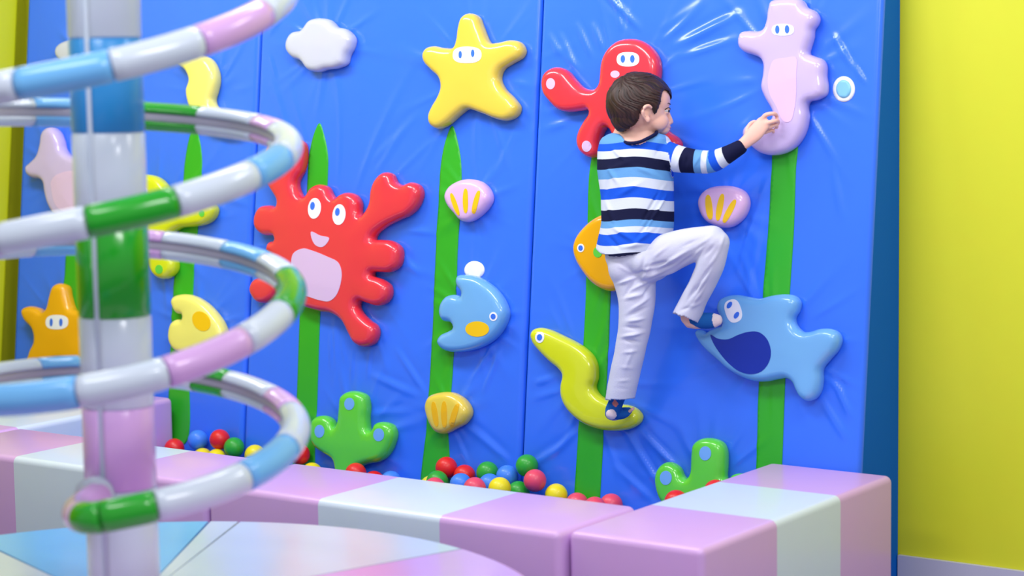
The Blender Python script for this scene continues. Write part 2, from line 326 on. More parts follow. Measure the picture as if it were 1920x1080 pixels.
# whale
whale = Hold('whale_hold', sc([(268,300),(285,250),(340,220),(420,212),(500,226),(580,238),(680,215),(780,206),(845,220),(878,265),(870,330),(838,395),(860,450),(910,488),(970,485),(1040,465),(1122,468),(1172,500),(1186,560),(1160,630),(1100,700),(1048,770),(1045,860),(1030,940),(990,995),(940,1008),(892,980),(860,930),(830,865),(785,838),(720,845),(630,862),(540,858),(450,828),(350,770),(260,690),(180,620),(125,550),(104,495),(120,472),(150,480),(180,498),(210,478),(262,455),(305,438),(300,395),(275,345)],4,1280,500), H_sky,
  'light blue padded whale with dark blue belly, under the right foot of the boy', 'climbing hold')
eyes(whale, 1375, 583, 15, 22, [(1368,572),(1381.5,591)], 4.2, 7, -18, 32)
whale.patch('belly_patch', sc([(208,510),(260,538),(340,544),(420,511),(500,488),(570,490),(625,530),(656,590),(663,660),(640,730),(590,785),(520,806),(430,788),(350,730),(280,650),(232,575)],4,1280,500), D_navy, 'dark navy belly patch')
# orange fish behind the boy
of = Hold('fish_hold', sc([(630,405),(560,430),(480,492),(412,580),(390,660),(410,750),(470,850),(540,930),(620,975),(700,985),(790,950),(850,870),(880,760),(880,640),(850,530),(790,440),(710,405)],4,980,300), H_org,
  'round orange padded fish partly behind the waist of the boy', 'climbing hold')
eye1(of, 1089, 465, 8, 5); of.patch('spot', oval(1121.5,473,8.5,10), D_grn, 'green spot')

# ------------------------------------------------------------------ climbing wall panels with creased covers
RAYS = []
def make_rays():
    r = np.random.RandomState(3)
    for c, rad, poly in HOLDS:
        n = 15
        for i in range(n):
            a = 2*math.pi*(i+r.rand()*0.9)/n; L = rad*(0.5+r.rand()*1.1)+0.04; wd = 0.006+0.007*r.rand(); am = (0.0016+0.0042*r.rand())
            R0 = np.max((poly-c)@np.array([math.cos(a), math.sin(a)]))*0.9
            RAYS.append((c[0], c[1], a, R0, L, wd, am, (r.rand()-.5)*2.0))
make_rays()
# free creases: tall soft folds (upper right fan, lower left drips)
FOLDS = []
def fold(x0, y0, x1, y1, wd, am):
    a, b = np.array(P2(x0, y0)), np.array(P2(x1, y1)); FOLDS.append((a, b, wd, am))
for f in ((1205,60,1120,-30,.010,.004),(1240,80,1330,0,.012,.004),(1260,90,1400,20,.014,.004),(1270,110,1390,70,.012,.003),(1050,60,1080,130,.009,.003),(1080,40,1110,110,.009,.003),(1110,40,1130,95,.010,.003),(1030,60,1050,105,.008,.002),
          (1330,-10,1240,60,.012,.003),(1150,-20,1165,60,.01,.003),(1440,330,1400,560,.014,.003),(1380,520,1440,330,.010,.003),(1560,705,1600,790,.010,.004),(1530,730,1590,830,.012,.003),(1390,470,1420,560,.012,.003),
          (1195,800,1290,900,.009,.004),(1180,820,1250,930,.010,.004),(1150,870,1230,945,.012,.003),(1030,860,1090,800,.010,.003),(990,880,1060,830,.012,.003),(1000,720,1060,700,.010,.002),
          (740,650,800,740,.010,.003),(690,700,790,745,.012,.003),(650,780,780,770,.012,.002),(880,720,930,640,.009,.003),(905,740,940,650,.008,.003),(880,800,960,870,.012,.003),(850,800,880,880,.010,.002),
          (620,620,622,700,.005,.003),(662,655,660,720,.004,.003),(695,650,690,715,.005,.003),(640,630,650,690,.004,.002),(730,450,790,520,.010,.002),(760,430,830,440,.010,.002),(700,330,760,240,.012,.0015),(690,310,790,210,.014,.0015),
          (930,330,970,240,.012,.0015),(900,150,980,60,.012,.001),(500,70,530,30,.010,.002),(505,100,520,150,.006,.002),(1560,60,1600,130,.008,.004),(1600,120,1625,160,.006,.003),(1560,300,1580,420,.012,.002)): fold(*f)
SINK = 0.0
def relief(X, S):
    X = np.asarray(X, float); S = np.asarray(S, float); h = np.zeros_like(X)
    for cx, cy, a, R0, L, wd, am, cv in RAYS:
        dx, dy = X-cx, S-cy; m = (np.abs(dx) < R0+L+.02) & (np.abs(dy) < R0+L+.02)
        if not m.any(): continue
        u = dx[m]*math.cos(a)+dy[m]*math.sin(a); v = -dx[m]*math.sin(a)+dy[m]*math.cos(a)
        v = v-cv*(u-R0)**2*0.6
        t = (u-R0)/L; env = np.where((t > -0.3) & (t < 1), np.clip(1-t, 0, 1)**1.3*np.clip((t+.3)/.3, 0, 1), 0)
        ww = wd*(1+1.2*np.clip(t, 0, 1)); h[m] += am*env*np.exp(-(v/ww)**2)
    for a, b, wd, am in FOLDS:
        d = b-a; L = np.linalg.norm(d); d = d/L; u = (X-a[0])*d[0]+(S-a[1])*d[1]; v = -(X-a[0])*d[1]+(S-a[1])*d[0]
        t = u/L; env = np.clip(4*t*(1-t), 0, 1); h += 1.7*am*env*(np.exp(-(v/wd)**2)-0.4*np.exp(-((v-wd*1.6)/wd)**2))
    h += 0.0016*np.sin(X*7.1+S*3.3+1.2*np.sin(S*5))+0.0012*np.sin(X*-4.3+S*9.1+1.7*np.sin(X*6))
    return h
PX0 = -6.300; PW = 1.2
BOUNDS = [(-6.305, -5.103), (-5.097, -3.903), (-3.897, -2.704)]
ZTOP = 2.25; S0 = -O2[2]/math.cos(TAU); STOP = (ZTOP-O2[2])/math.cos(TAU); YBACK = 5.800
EDGE = 0.016
def panel_off(X, S, b):
    d = np.minimum(X-b[0], b[1]-X); d = np.clip(d, 0, EDGE); rnd = -(EDGE-np.sqrt(np.clip(EDGE**2-(EDGE-d)**2, 0, None)))
    fade = np.clip(np.minimum(X-b[0], b[1]-X)/0.06, 0, 1)
    return rnd+relief(X, S)*fade
def any_off(X, S):
    X = np.asarray(X, float); out = np.zeros_like(X)
    for b in BOUNDS:
        m = (X >= b[0]-.01) & (X <= b[1]+.01)
        if m.any(): out[m] = panel_off(X[m], np.asarray(S)[m], b)
    return out
LAB = ['blue padded wall panel at the left, behind the striped post and upper coils', 'blue padded wall panel in the middle, carrying the yellow starfish', 'blue padded wall panel at the right, which the boy climbs']
PANELS = []
for b, lab in zip(BOUNDS, LAB):
    xs = np.unique(np.r_[b[0]+EDGE*(1-np.cos(np.radians([0, 15, 30, 50, 70, 90]))), np.linspace(b[0]+EDGE, b[1]-EDGE, 170), b[1]-EDGE*(1-np.cos(np.radians([0, 15, 30, 50, 70, 90])))])
    ss = np.linspace(S0, STOP, 300)
    XX, SS = np.meshgrid(xs, ss); off = panel_off(XX, SS, b)
    pts = O2[None, None]+XX[..., None]*E1+SS[..., None]*E2+off[..., None]*NOUT
    nx, ns = len(xs), len(ss); vs = list(pts.reshape(-1, 3)); fs = []
    for j in range(ns-1):
        r0 = j*nx; fs += [(r0+i, r0+i+1, r0+nx+i+1, r0+nx+i) for i in range(nx-1)]
    root = empty('wall_panel', ((b[0]+b[1])/2, YBACK, 0), label=lab, cat='padded panel', group='blue padded climbing wall panels')
    PANELS.append(root)
    meshobj('cover', vs, fs, M_blue, True, parent=root)
    # side gussets and top as a closed wedge
    def side(x, nm, flip):
        a = O2+E1*x+NOUT*(-EDGE)+E2*S0; c = O2+E1*x+NOUT*(-EDGE)+E2*STOP
        q = [a, c, np.array([x, YBACK, c[2]]), np.array([x, YBACK, a[2]])]
        return q
    L_, R_ = side(b[0], '', 0), side(b[1], '', 1)
    vv = L_+R_; ff = [(0, 1, 2, 3), (7, 6, 5, 4), (1, 5, 6, 2), (0, 3, 7, 4), (3, 2, 6, 7)]
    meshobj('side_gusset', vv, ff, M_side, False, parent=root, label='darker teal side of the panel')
def applique(name, pxpts, m, parent, label, smoothpts=True, lift=0.0022, grid=0.009, inner=None):
    pts = [P2(x, y) for x, y in pxpts]
    poly = resample(catmull(pts, 0.003) if smoothpts else np.array(pts), 0.007)
    V2, F = fill(poly, [], grid); h = any_off(V2[:, 0], V2[:, 1])+lift; n = len(poly)
    vs = [W(p, hh) for p, hh in zip(V2, h)]+[W(p, hh-lift-.001) for p, hh in zip(V2[:n], h[:n])]; m0 = len(V2)
    fs = [list(f) for f in F]; fs = [f if np.cross(V2[f[1]]-V2[f[0]], V2[f[2]]-V2[f[0]]) > 0 else f[::-1] for f in fs]
    a = sum(poly[i][0]*poly[(i+1) % n][1]-poly[(i+1) % n][0]*poly[i][1] for i in range(n))
    for i in range(n):
        j = (i+1) % n; f = [i, m0+i, m0+j, j]; fs.append(f if a > 0 else f[::-1])
    return meshobj(name, vs, fs, m, True, parent=parent, label=label)
def leaf(left, right, tip, panel, label):
    px = [tip]+right+left[::-1]
    applique('seaweed_leaf', px, M_leaf, panel, label, smoothpts=True)
leaf([(590,250),(581,290),(577,340),(571,460),(565,560),(559,700),(552,830),(546,950)], [(608,252),(615,290),(614,340),(608,460),(603,560),(597,700),(591,830),(584,950)], (600,231), PANELS[1], 'green seaweed leaf behind the red crab')
leaf([(837,262),(828,310),(824,380),(819,460),(814,560),(808,680),(801,800),(794,930)], [(858,262),(866,310),(866,380),(860,460),(856,560),(850,680),(843,800),(836,930)], (849,236), PANELS[1], 'green seaweed leaf under the yellow starfish')
leaf([(1112,290),(1104,360),(1101,460),(1098,560),(1093,680),(1086,800),(1077,930),(1073,990)], [(1152,290),(1150,360),(1147,460),(1145,560),(1140,680),(1133,800),(1126,930),(1122,990)], (1130,262), PANELS[2], 'green seaweed leaf behind the boy')
leaf([(1452,260),(1447,320),(1440,430),(1432,550),(1427,650),(1422,760),(1417,900),(1414,960)], [(1494,260),(1492,320),(1488,430),(1481,550),(1476,650),(1471,760),(1465,900),(1462,960)], (1470,235), PANELS[2], 'green seaweed leaf below the lilac seahorse')
leaf([(355,262),(347,310),(342,370),(334,450),(326,540),(322,640),(316,760),(312,830)], [(374,258),(379,290),(379,340),(372,420),(365,500),(360,600),(356,700),(349,830)], (366,231), PANELS[0], 'green seaweed leaf under the pale yellow eel')
leaf([(126,470),(122,520),(117,560),(112,620),(105,700),(100,780),(96,830)], [(150,470),(156,520),(155,560),(150,620),(145,700),(140,780),(136,830)], (138,440), PANELS[0], 'green seaweed leaf behind the striped post')
applique('bubble', oval(891,506,18.5,16.5), D_white, PANELS[1], 'white round bubble above the light blue fish')
applique('bubble', oval(1582.5,167,20.5,24), D_white, PANELS[2], 'white ring bubble right of the seahorse')
applique('bubble_center', oval(1582.5,167,14,17), D_cyan, PANELS[2], 'pale blue centre of the ring bubble', lift=0.004)

# ------------------------------------------------------------------ room
def struct(name, dims, m, r=0): return box(name, dims, m, r, kind='structure')
struct('floor', (-7.5, 3.0, -1.0, 6.2, -0.1, 0.0), M_floor)
struct('wall_back', (-6.6, 3.0, 5.805, 6.0, 0.0, 3.2), M_yellowwall)
struct('wall_left', (-6.6, -6.44, 1.0, 5.804, 0.0, 3.2), M_yellowwall)
def px_at_X(x, y, X): a = ray(x, y); return CAM+a*(X/a[0])
ea, eb = px_at_X(38, 0, -6.335), px_at_X(5, 740, -6.335); dy_ = (ea[1]-eb[1])/(ea[2]-eb[2])
zt, zb_ = 2.3, 0.0; yt, yb_ = ea[1]+dy_*(zt-ea[2]), eb[1]+dy_*(zb_-eb[2])
bmY = bmesh.new()
vy = [bmY.verts.new(p) for p in ((-6.335, yb_, zb_), (-6.335, yt, zt), (-6.335, 3.2, zt), (-6.335, 3.2, zb_), (-6.439, yb_, zb_), (-6.439, yt, zt), (-6.439, 3.2, zt), (-6.439, 3.2, zb_))]
for q in ((0, 1, 2, 3), (7, 6, 5, 4), (0, 4, 5, 1), (1, 5, 6, 2), (2, 6, 7, 3), (3, 7, 4, 0)): bmY.faces.new([vy[i] for i in q])
bmesh.ops.recalc_face_normals(bmY, faces=bmY.faces[:]); bmesh.ops.bevel(bmY, geom=bmY.edges[:]+bmY.verts[:], offset=0.022, segments=5, profile=0.5, affect='EDGES')
meshobj('side_pad', [tuple(v.co) for v in bmY.verts], [[v.index for v in f.verts] for f in bmY.faces], mat('yellow_vinyl', (220, 224, 20), 0.4, 0, (40, 0.03, V)), True, label='yellow padded side wall at the far left edge of the picture', cat='wall pad')
bmY.free()
struct('baseboard_back', (-2.70, 3.0, 5.790, 5.8045, 0.0, 0.10), M_base)

# ------------------------------------------------------------------ foam benches round the ball pit
def bench(axis, spans, lo, hi, cols, label, top=0.402):
    a0, a1 = spans[0], spans[-1]
    if axis == 'x': dims = (a0, a1, lo, hi, 0.0, top)
    else: dims = (lo, hi, a0, a1, 0.0, top)
    cx = ((dims[0]+dims[1])/2, (dims[2]+dims[3])/2, 0)
    root = empty('foam_bench', cx, label=label, cat='foam block', group='pink and white foam benches around the ball pit')
    vs, fs = rounded_box(*dims, 0.020, 5)
    # slice into colour sections
    bm = bmesh.new(); bv = [bm.verts.new(v) for v in vs]; bm.verts.ensure_lookup_table()
    for f in fs: bm.faces.new([bv[i] for i in f])
    k = 0 if axis == 'x' else 1
    for s in spans[1:-1]:
        co = [0, 0, 0]; co[k] = s; no = [0, 0, 0]; no[k] = 1
        bmesh.ops.bisect_plane(bm, geom=bm.verts[:]+bm.edges[:]+bm.faces[:], plane_co=co, plane_no=no)
    bm.verts.ensure_lookup_table()
    for q in range(len(spans)-1):
        vv, ff, mp = [], [], {}
        for f in bm.faces:
            c = f.calc_center_median()[k]
            if spans[q] <= c < spans[q+1] or (q == len(spans)-2 and c >= spans[q+1]) or (q == 0 and c < spans[0]):
                idx = []
                for v in f.verts:
                    if v.index not in mp: mp[v.index] = len(vv); vv.append(tuple(v.co))
                    idx.append(mp[v.index])
                ff.append(idx)
        meshobj('vinyl_section', vv, ff, cols[q], True, parent=root, label={M_bpink: 'pink vinyl section', M_bwhite: 'white vinyl section'}[cols[q]])
    bm.free()
PWP = [M_bpink, M_bwhite, M_bpink]
bench('x', [-4.205, -3.79, -3.37, -2.990], 4.405, 4.785, PWP, 'front foam bench section of pink, white and pink in the middle of the picture')
bench('x', [-5.412, -5.02, -4.61, -4.211], 4.405, 4.785, PWP, 'front foam bench section behind the striped post')
bench('y', [4.435, 4.816, 5.18, 5.515], -2.982, -2.585, PWP, 'foam bench with pink end in the right foreground, running to the wall')
bench('y', [4.405, 4.785, 5.17, 5.515], -5.795, -5.418, PWP, 'foam bench running to the wall at far left, mostly behind the post')
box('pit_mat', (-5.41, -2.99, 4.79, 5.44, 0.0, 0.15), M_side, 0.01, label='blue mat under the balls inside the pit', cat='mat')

# ------------------------------------------------------------------ balls
BR = 0.0362
BC = {'red': (226, 32, 36), 'blue': (64, 132, 240), 'green': (44, 164, 50), 'yellow': (240, 222, 30), 'pink': (232, 74, 104)}
for k, c in BC.items(): mat('ball_'+k, c, 0.38, 0.1, spec=0.4)
balls = [
 (327,841,'red','red ball at the foot of the pink bench end, leftmost of all balls'),
 (371,825,'blue','deep blue ball resting against the left pink bench end'),
 (412,824,'red','red ball between the deep blue ball and the green ball, left group'),
 (439,839,'green','green ball right of the red ball in the left group'),
 (380,859,'yellow','yellow ball mostly hidden below the deep blue ball'),
 (406,861,'yellow','yellow ball mostly hidden below the left red ball'),
 (478,853,'yellow','yellow ball beside the green ball inside the bottom coil'),
 (472,875,'blue','blue ball just peeking over the bench below the yellow ball'),
 (562,852,'red','red ball partly behind the bottom coil of the spiral tube'),
 (585,887,'yellow','yellow ball peeking over the bench left of the green cactus'),
 (667,888,'red','red ball in front of the stem of the left green cactus'),
 (701,903,'red','red ball just peeking over the bench right of the cactus'),
 (733,903,'blue','blue ball alone on the bench edge between cactus and green leaf'),
 (808,912,'yellow','sliver of a yellow ball at the left end of the middle pile'),
 (820,903,'green','green ball at the left end of the middle pile'),
 (815,916,'pink','pink ball in front of the leftmost green ball of the middle pile'),
 (837,877,'red','red ball on top at the left of the middle pile'),
 (871,892,'red','red ball right below the topmost red ball of the middle pile'),
 (864,908,'blue','blue ball under the two red balls of the middle pile'),
 (914,886,'green','green ball in the middle of the pile, right of the red balls'),
 (890,916,'pink','pink ball low in the middle pile between two blue balls'),
 (918,909,'blue','blue ball low in the pile, right of the low pink ball'),
 (951,893,'blue','blue ball upper right of the middle green ball'),
 (937,916,'yellow','yellow ball in the front of the middle pile'),
 (988,873,'green','green ball on top at the right of the middle pile'),
 (972,923,'green','green ball low in front, right of the yellow ball'),
 (1003,901,'pink','large pink-red ball under the topmost green ball at the right'),
 (1043,928,'yellow','yellow ball at the right end of the middle pile'),
 (1082,945,'pink','pink ball peeking over the bench left of the green leaf'),
 (1115,953,'pink','pink ball barely visible at the foot of the green leaf'),
 (1146,947,'pink','pink ball at the corner of the bench, rightmost of the pink balls'),
 (1268,941,'red','red ball at the foot of the right green cactus'),
 (1342,922,'red','red ball barely visible right of the stem of the right cactus'),
]
bmB = bmesh.new(); bmesh.ops.create_uvsphere(bmB, u_segments=32, v_segments=20, radius=BR)
BM = {}
for k in BC:
    me = bpy.data.meshes.new('ball_'+k); bmB.to_mesh(me); me.materials.append(MATS['ball_'+k]); me.polygons.foreach_set('use_smooth', [True]*len(me.polygons)); BM[k] = me
bmB.free()
placed = []
cacti = [np.array(h.poly) for h in (cg, cg2)]
def proj(p):
    d = p-CAM; z = d@AW; return 960+FPX*(d@AR)/z, 540-FPX*(d@AU)/z
for x, y, col, lab in sorted(balls, key=lambda b: b[1]):
    a = ray(x, y); best = None
    for off in np.arange(BR+0.004, 0.66, 0.003):
        p = CAM+a*((CPL-off-NIN@CAM)/(NIN@a))
        if p[1] < 4.79+BR or p[2] < 0.15+BR: continue
        q = p-O2; q2 = np.array([[q@E1, q@E2]])
        if off < 0.066+BR and any(inside(q2, c)[0] or segdist(q2, c)[0] < BR for c in cacti): continue
        if p[0] < -5.40+BR or p[0] > -2.985-BR: continue
        if all(np.linalg.norm(p-b) > 2*BR*0.999 for b in placed): best = p; break
    if best is None:
        print('ball not placed', x, y, lab); continue
    placed.append(best)
    o = bpy.data.objects.new('ball', BM[col]); o.location = best; o.rotation_euler = (random.random()*3, random.random()*3, 0)
    link(o, label=lab, cat='ball', group=col+' balls in the pit')

# ------------------------------------------------------------------ round podium with post and spiral tube
CT = np.array([-3.3771, 3.2660])
dp = CT/np.linalg.norm(CT); rp = np.array([dp[1], -dp[0]])
def polar(r, th, z): # th degrees, 0 = nearest the camera, 90 = right
    t = math.radians(th); q = CT+r*(rp*math.sin(t)-dp*math.cos(t)); return np.array([q[0], q[1], z])
def zp(x, y, z):
    a = ray(x, y); return CAM+a*((z-CAMZ)/a[2])
def angle_of(x, y, z=0.4):
    p = zp(x, y, z)[:2]-CT; return math.degrees(math.atan2(p@rp, -(p@dp)))
pod = empty('round_podium', (CT[0], CT[1], 0), label='round soft podium in blue, white and pink wedges in the lower left foreground', cat='soft play podium')
PR = 0.935; PT = 0.40
A_split = angle_of(455, 973); A_bw = angle_of(40, 1052); A_wp = angle_of(860, 1030); A_st = angle_of(392, 978)
print('podium angles', A_split, A_bw, A_wp)
def wedge(a0, a1, m, lab, r0=0.0, gap=0.25):
    a0 += gap; a1 -= gap; n = max(6, int((a1-a0)/2.5)); prof = [(0.001, PT), (PR*0.5, PT), (PR-0.02, PT), (PR-0.006, PT-0.006), (PR, PT-0.02), (PR, 0.0), (0.001, 0.0)]
    vs, fs = [], []
    for i in range(n+1):
        for r, z in prof: vs.append(polar(r, a0+(a1-a0)*i/n, z))
    k = len(prof)
    for i in range(n):
        for j in range(k-1): fs.append((i*k+j, (i+1)*k+j, (i+1)*k+j+1, i*k+j+1))
    fs.append(tuple(range(k))); fs.append(tuple(n*k+j for j in range(k))[::-1])
    meshobj('foam_wedge', vs, fs, m, False, parent=pod, label=lab)
# angles run counter-clockwise seen from above through the right
WED = [(A_split, A_split+11.5-1.5, M_white, 'narrow white wedge beside the joint')]
wedge(A_wp, A_split, M_white, 'white wedge'); wedge(A_split, A_st, M_white, 'white strip beside the dark joint')
wedge(A_st, A_bw+360 if A_bw < A_split else A_bw, M_skyb, 'light blue wedge')
wb = A_bw+360 if A_bw < A_split else A_bw; print('A', A_split, A_st, wb, A_wp)
wedge(wb, wb+52, M_white, 'white wedge'); wedge(wb+52, A_wp+360-38, M_pink, 'pink wedge'); wedge(A_wp-38, A_wp, M_pink, 'pink wedge')
# post
post = empty('striped_post', (CT[0], CT[1], PT), label='thick round post with white, blue, green and pink bands inside the spiral tube', cat='post')
CRr = 0.0785
def post_z(y):   # height on the near surface of the post seen at pixel row y
    lo, hi = 0.2, 2.2
    for _ in range(50):
        m = (lo+hi)/2
        if proj(polar(CRr, 0, m))[1] > y: lo = m
        else: hi = m
    return lo
bands = [(2.35, None, M_white, 'white band'), (post_z(71), None, M_colblue, 'blue band'), (post_z(250), None, M_white, 'white band'), (post_z(426) , None, M_grn, 'green band'), (post_z(599), None, M_white, 'white band'), (post_z(771), None, M_pink, 'pink band'), (post_z(925), None, M_white, 'white band'), (PT+0.001, None, None, None)]
SL = -31.0; SW = 6.0
def sweep_c(r, z0, z1, a0, a1, m, name, lab, parent, rin):
    n = 56; vs, fs = [], []
    e = 0.004
    prof = [(rin, z0), (r-e, z0), (r, z0+e), (r, z1-e), (r-e, z1), (rin, z1)]
    for i in range(n+1):
        a = a0+(a1-a0)*i/n
        for q, z in prof: vs.append(polar(q, a, z))
    k = len(prof)
    for i in range(n):
        for j in range(k): fs.append((i*k+j, (i+1)*k+j, (i+1)*k+(j+1) % k, i*k+(j+1) % k))
    fs.append(tuple(range(k))); fs.append(tuple(n*k+j for j in range(k))[::-1])
    return meshobj(name, vs, fs, m, True, parent=parent, label=lab)
for i in range(len(bands)-1):
    sweep_c(CRr, bands[i+1][0], bands[i][0], SL+SW, SL+360-SW, bands[i][2], 'foam_band', bands[i][3], post, CRr-0.018)
sweep_c(CRr-0.006, PT+0.001, 2.35, -180, 180, M_metal if False else M_white, 'core_pipe', 'white core seen in the slit', post, 0.03)
# spiral tube
CTRL = [(180,1.90),(90,1.764),(0,1.597),(-90,1.515),(-180,1.487),(-270,1.425),(-360,1.299),(-450,1.205),(-540,1.188),(-630,1.107),(-720,0.962),(-810,0.901),(-900,0.884),(-990,0.804),(-1050,0.730),(-1080,0.700)]
HR = 0.385
def hz(th):
    xs = [c[0] for c in CTRL][::-1]; ys = [c[1] for c in CTRL][::-1]
    # pchip-like smooth interpolation
    i = int(np.clip(np.searchsorted(xs, th)-1, 0, len(xs)-2)); x0, x1 = xs[i], xs[i+1]; t = (th-x0)/(x1-x0)
    def slope(k):
        if k <= 0: return (ys[1]-ys[0])/(xs[1]-xs[0])
        if k >= len(xs)-1: return (ys[-1]-ys[-2])/(xs[-1]-xs[-2])
        return (ys[k+1]-ys[k-1])/(xs[k+1]-xs[k-1])
    m0, m1 = slope(i)*(x1-x0), slope(i+1)*(x1-x0)
    return (2*t**3-3*t*t+1)*ys[i]+(t**3-2*t*t+t)*m0+(-2*t**3+3*t*t)*ys[i+1]+(t**3-t*t)*m1
def hpt(th): return polar(HR, th, hz(th))
def ang_px(x, turn, side):   # turn: front pass index k (centre th=-360k); side 'f' or 'b'
    c = -360*turn if side == 'f' else -360*turn-180
    ths = np.linspace(c-90, c+90, 361); px = np.array([proj(hpt(t))[0] for t in ths])
    return ths[int(np.argmin(np.abs(px-x)))]
spi = empty('spiral_tube', polar(0, 0, 0.70), label='coiled padded climbing tube in white, pink, blue and green winding around the striped post', cat='spiral tube')
seq = [(150, M_white)]
seq += [(ang_px(490,0,'f'), M_pink), (ang_px(372,0,'f'), M_white), (ang_px(207,0,'f'), M_skyb), (ang_px(38,0,'f'), M_white)]
seq += [(ang_px(0,0,'b')-12, M_skyb), (-180+8, M_white) if False else (-178, M_grn), (ang_px(378,0,'b'), M_white), (ang_px(485,0,'b'), M_pink), (ang_px(522,0,'b'), M_white), (ang_px(524,1,'f'), M_skyb), (ang_px(468,1,'f'), M_white), (ang_px(328,1,'f'), M_grn), (ang_px(165,1,'f'), M_white), (ang_px(2,1,'f'), M_pink), (ang_px(-110,1,'f'), M_white)]
seq += [(ang_px(60,1,'b'), M_skyb), (ang_px(150,1,'b'), M_white), (ang_px(225,1,'b'), M_pink), (ang_px(307,1,'b'), M_white), (ang_px(425,1,'b'), M_skyb), (ang_px(498,1,'b'), M_white), (-630+8, M_grn), (-630-26, M_white), (ang_px(455,2,'f'), M_pink), (ang_px(310,2,'f'), M_white), (ang_px(148,2,'f'), M_skyb), (ang_px(-30,2,'f'), M_white)]
seq += [(ang_px(70,2,'b'), M_skyb), (ang_px(150,2,'b'), M_white), (ang_px(365,2,'b'), M_grn), (ang_px(427,2,'b'), M_white), (ang_px(512,2,'b'), M_pink), (-990+8, M_white), (ang_px(536,3,'f'), M_skyb), (ang_px(455,3,'f'), M_white), (ang_px(292,3,'f'), M_grn)]
END = ang_px(190,3,'f'); 
names = {M_white: 'white sleeve', M_pink: 'pink sleeve', M_skyb: 'light blue sleeve', M_grn: 'green sleeve'}
for a, b in zip(seq, seq[1:]):
    if a[0] <= b[0]: print('SEQ order', a[0], b[0])
TR = 0.0335
def frame_at(path, i):
    n = len(path); t = path[min(i+1, n-1)]-path[max(i-1, 0)]; t = t/np.linalg.norm(t); return t
def tube_c(path, inw, r, m, name, lab, parent, gap=24, cap=True, rin_k=0.62, taper=0.004):
    """C-shaped padded sleeve swept along path, slit towards inw"""
    n = len(path); vs, fs = [], []; K = 26
    for i in range(n):
        t = frame_at(path, i); a = inw[i]-t*(inw[i]@t); a /= np.linalg.norm(a); b = np.cross(t, a)
        s = r if 0 < i < n-1 else r-taper
        ring = []
        for k in range(K+1):
            ph = math.radians(gap+(360-2*gap)*k/K); ring.append(path[i]+s*(a*math.cos(ph)+b*math.sin(ph)))
        for k in range(K, -1, -1):
            ph = math.radians(gap+(360-2*gap)*k/K); ring.append(path[i]+r*rin_k*(a*math.cos(ph)+b*math.sin(ph)))
        vs += ring
    R = 2*(K+1)
    for i in range(n-1):
        for k in range(R): fs.append((i*R+k, i*R+(k+1) % R, (i+1)*R+(k+1) % R, (i+1)*R+k))
    for i in (0, n-1):
        for k in range(K):
            f = (i*R+k, i*R+k+1, i*R+R-2-k, i*R+R-1-k); fs.append(f[::-1] if i == 0 else f)
    return meshobj(name, vs, fs, m, True, parent=parent, label=lab)
def tube(path, rad, m, name, lab=None, parent=None, K=20, **kw):
    n = len(path); vs, fs = [], []; ref = np.array([0.1, 0.2, 1.0])
    for i in range(n):
        t = frame_at(path, i); a = ref-t*(ref@t); a /= np.linalg.norm(a); ref = a; b = np.cross(t, a); r = rad[i] if hasattr(rad, '__len__') else rad
        for k in range(K):
            ph = 2*math.pi*k/K; vs.append(path[i]+r*(a*math.cos(ph)+b*math.sin(ph)))
    for i in range(n-1):
        for k in range(K): fs.append((i*K+k, i*K+(k+1) % K, (i+1)*K+(k+1) % K, (i+1)*K+k))
    fs.append(tuple(range(K))[::-1]); fs.append(tuple((n-1)*K+k for k in range(K)))
    return meshobj(name, vs, fs, m, True, parent=parent, label=lab, **kw)
def hpath(t0, t1):
    n = max(4, int(abs(t1-t0)/3)); ths = np.linspace(t0, t1, n+1)
    pth = [hpt(t) for t in ths]; inw = [np.array([CT[0], CT[1], p[2]])-p for p in pth]
    return pth, inw
def ext(pth):
    return [pth[0]+(pth[1]-pth[0])*0.02]+pth+[pth[-1]]
bd = [s[0] for s in seq]+[END]
for i, (th, m) in enumerate(seq):
    pth, inw = hpath(th-0.12, bd[i+1]+0.12)
    pth = [pth[0]]+[pth[0]+(pth[1]-pth[0])*0.12]+pth[1:-1]+[pth[-1]+(pth[-2]-pth[-1])*0.12, pth[-1]]; inw = [inw[0], inw[0]]+inw[1:-1]+[inw[-1], inw[-1]]
    tube_c(pth, inw, TR, m, 'foam_sleeve', names[m], spi)
core, _ = hpath(150, END); tube(core, TR*0.70, M_metal, 'core_rail', 'grey rail seen in the slit of the sleeves', spi)
# curved end of the tube joining the post
pe = hpt(END); tin = pe-hpt(END+2); tin /= np.linalg.norm(tin)
p_post = polar(CRr-0.012, -38, post_z(928))
ctrl = [pe-tin*0.002, pe+tin*0.016+(p_post-pe)*0.02, pe+tin*0.040+(p_post-pe)*0.14, pe+tin*0.050+(p_post-pe)*0.38, pe+(p_post-pe)*0.72+tin*0.028, p_post]
pth = list(catmull(ctrl, 0.008, closed=False))
k_ = len(pth)//7
tube(pth[:k_+2], TR*0.99, M_grn, 'end_sleeve', 'green rounded end sleeve', spi)
tube(pth[k_+1:], TR*0.97, M_pink, 'end_sleeve', 'pink sleeve joining the post', spi)
ax_ = nrm0(p_post-np.array([CT[0], CT[1], p_post[2]]))
tube([p_post-ax_*0.01, p_post+ax_*0.012, p_post+ax_*0.045], [0.030, 0.042, 0.040], M_white, 'joint_cap', 'white cap where the tube meets the post', spi)

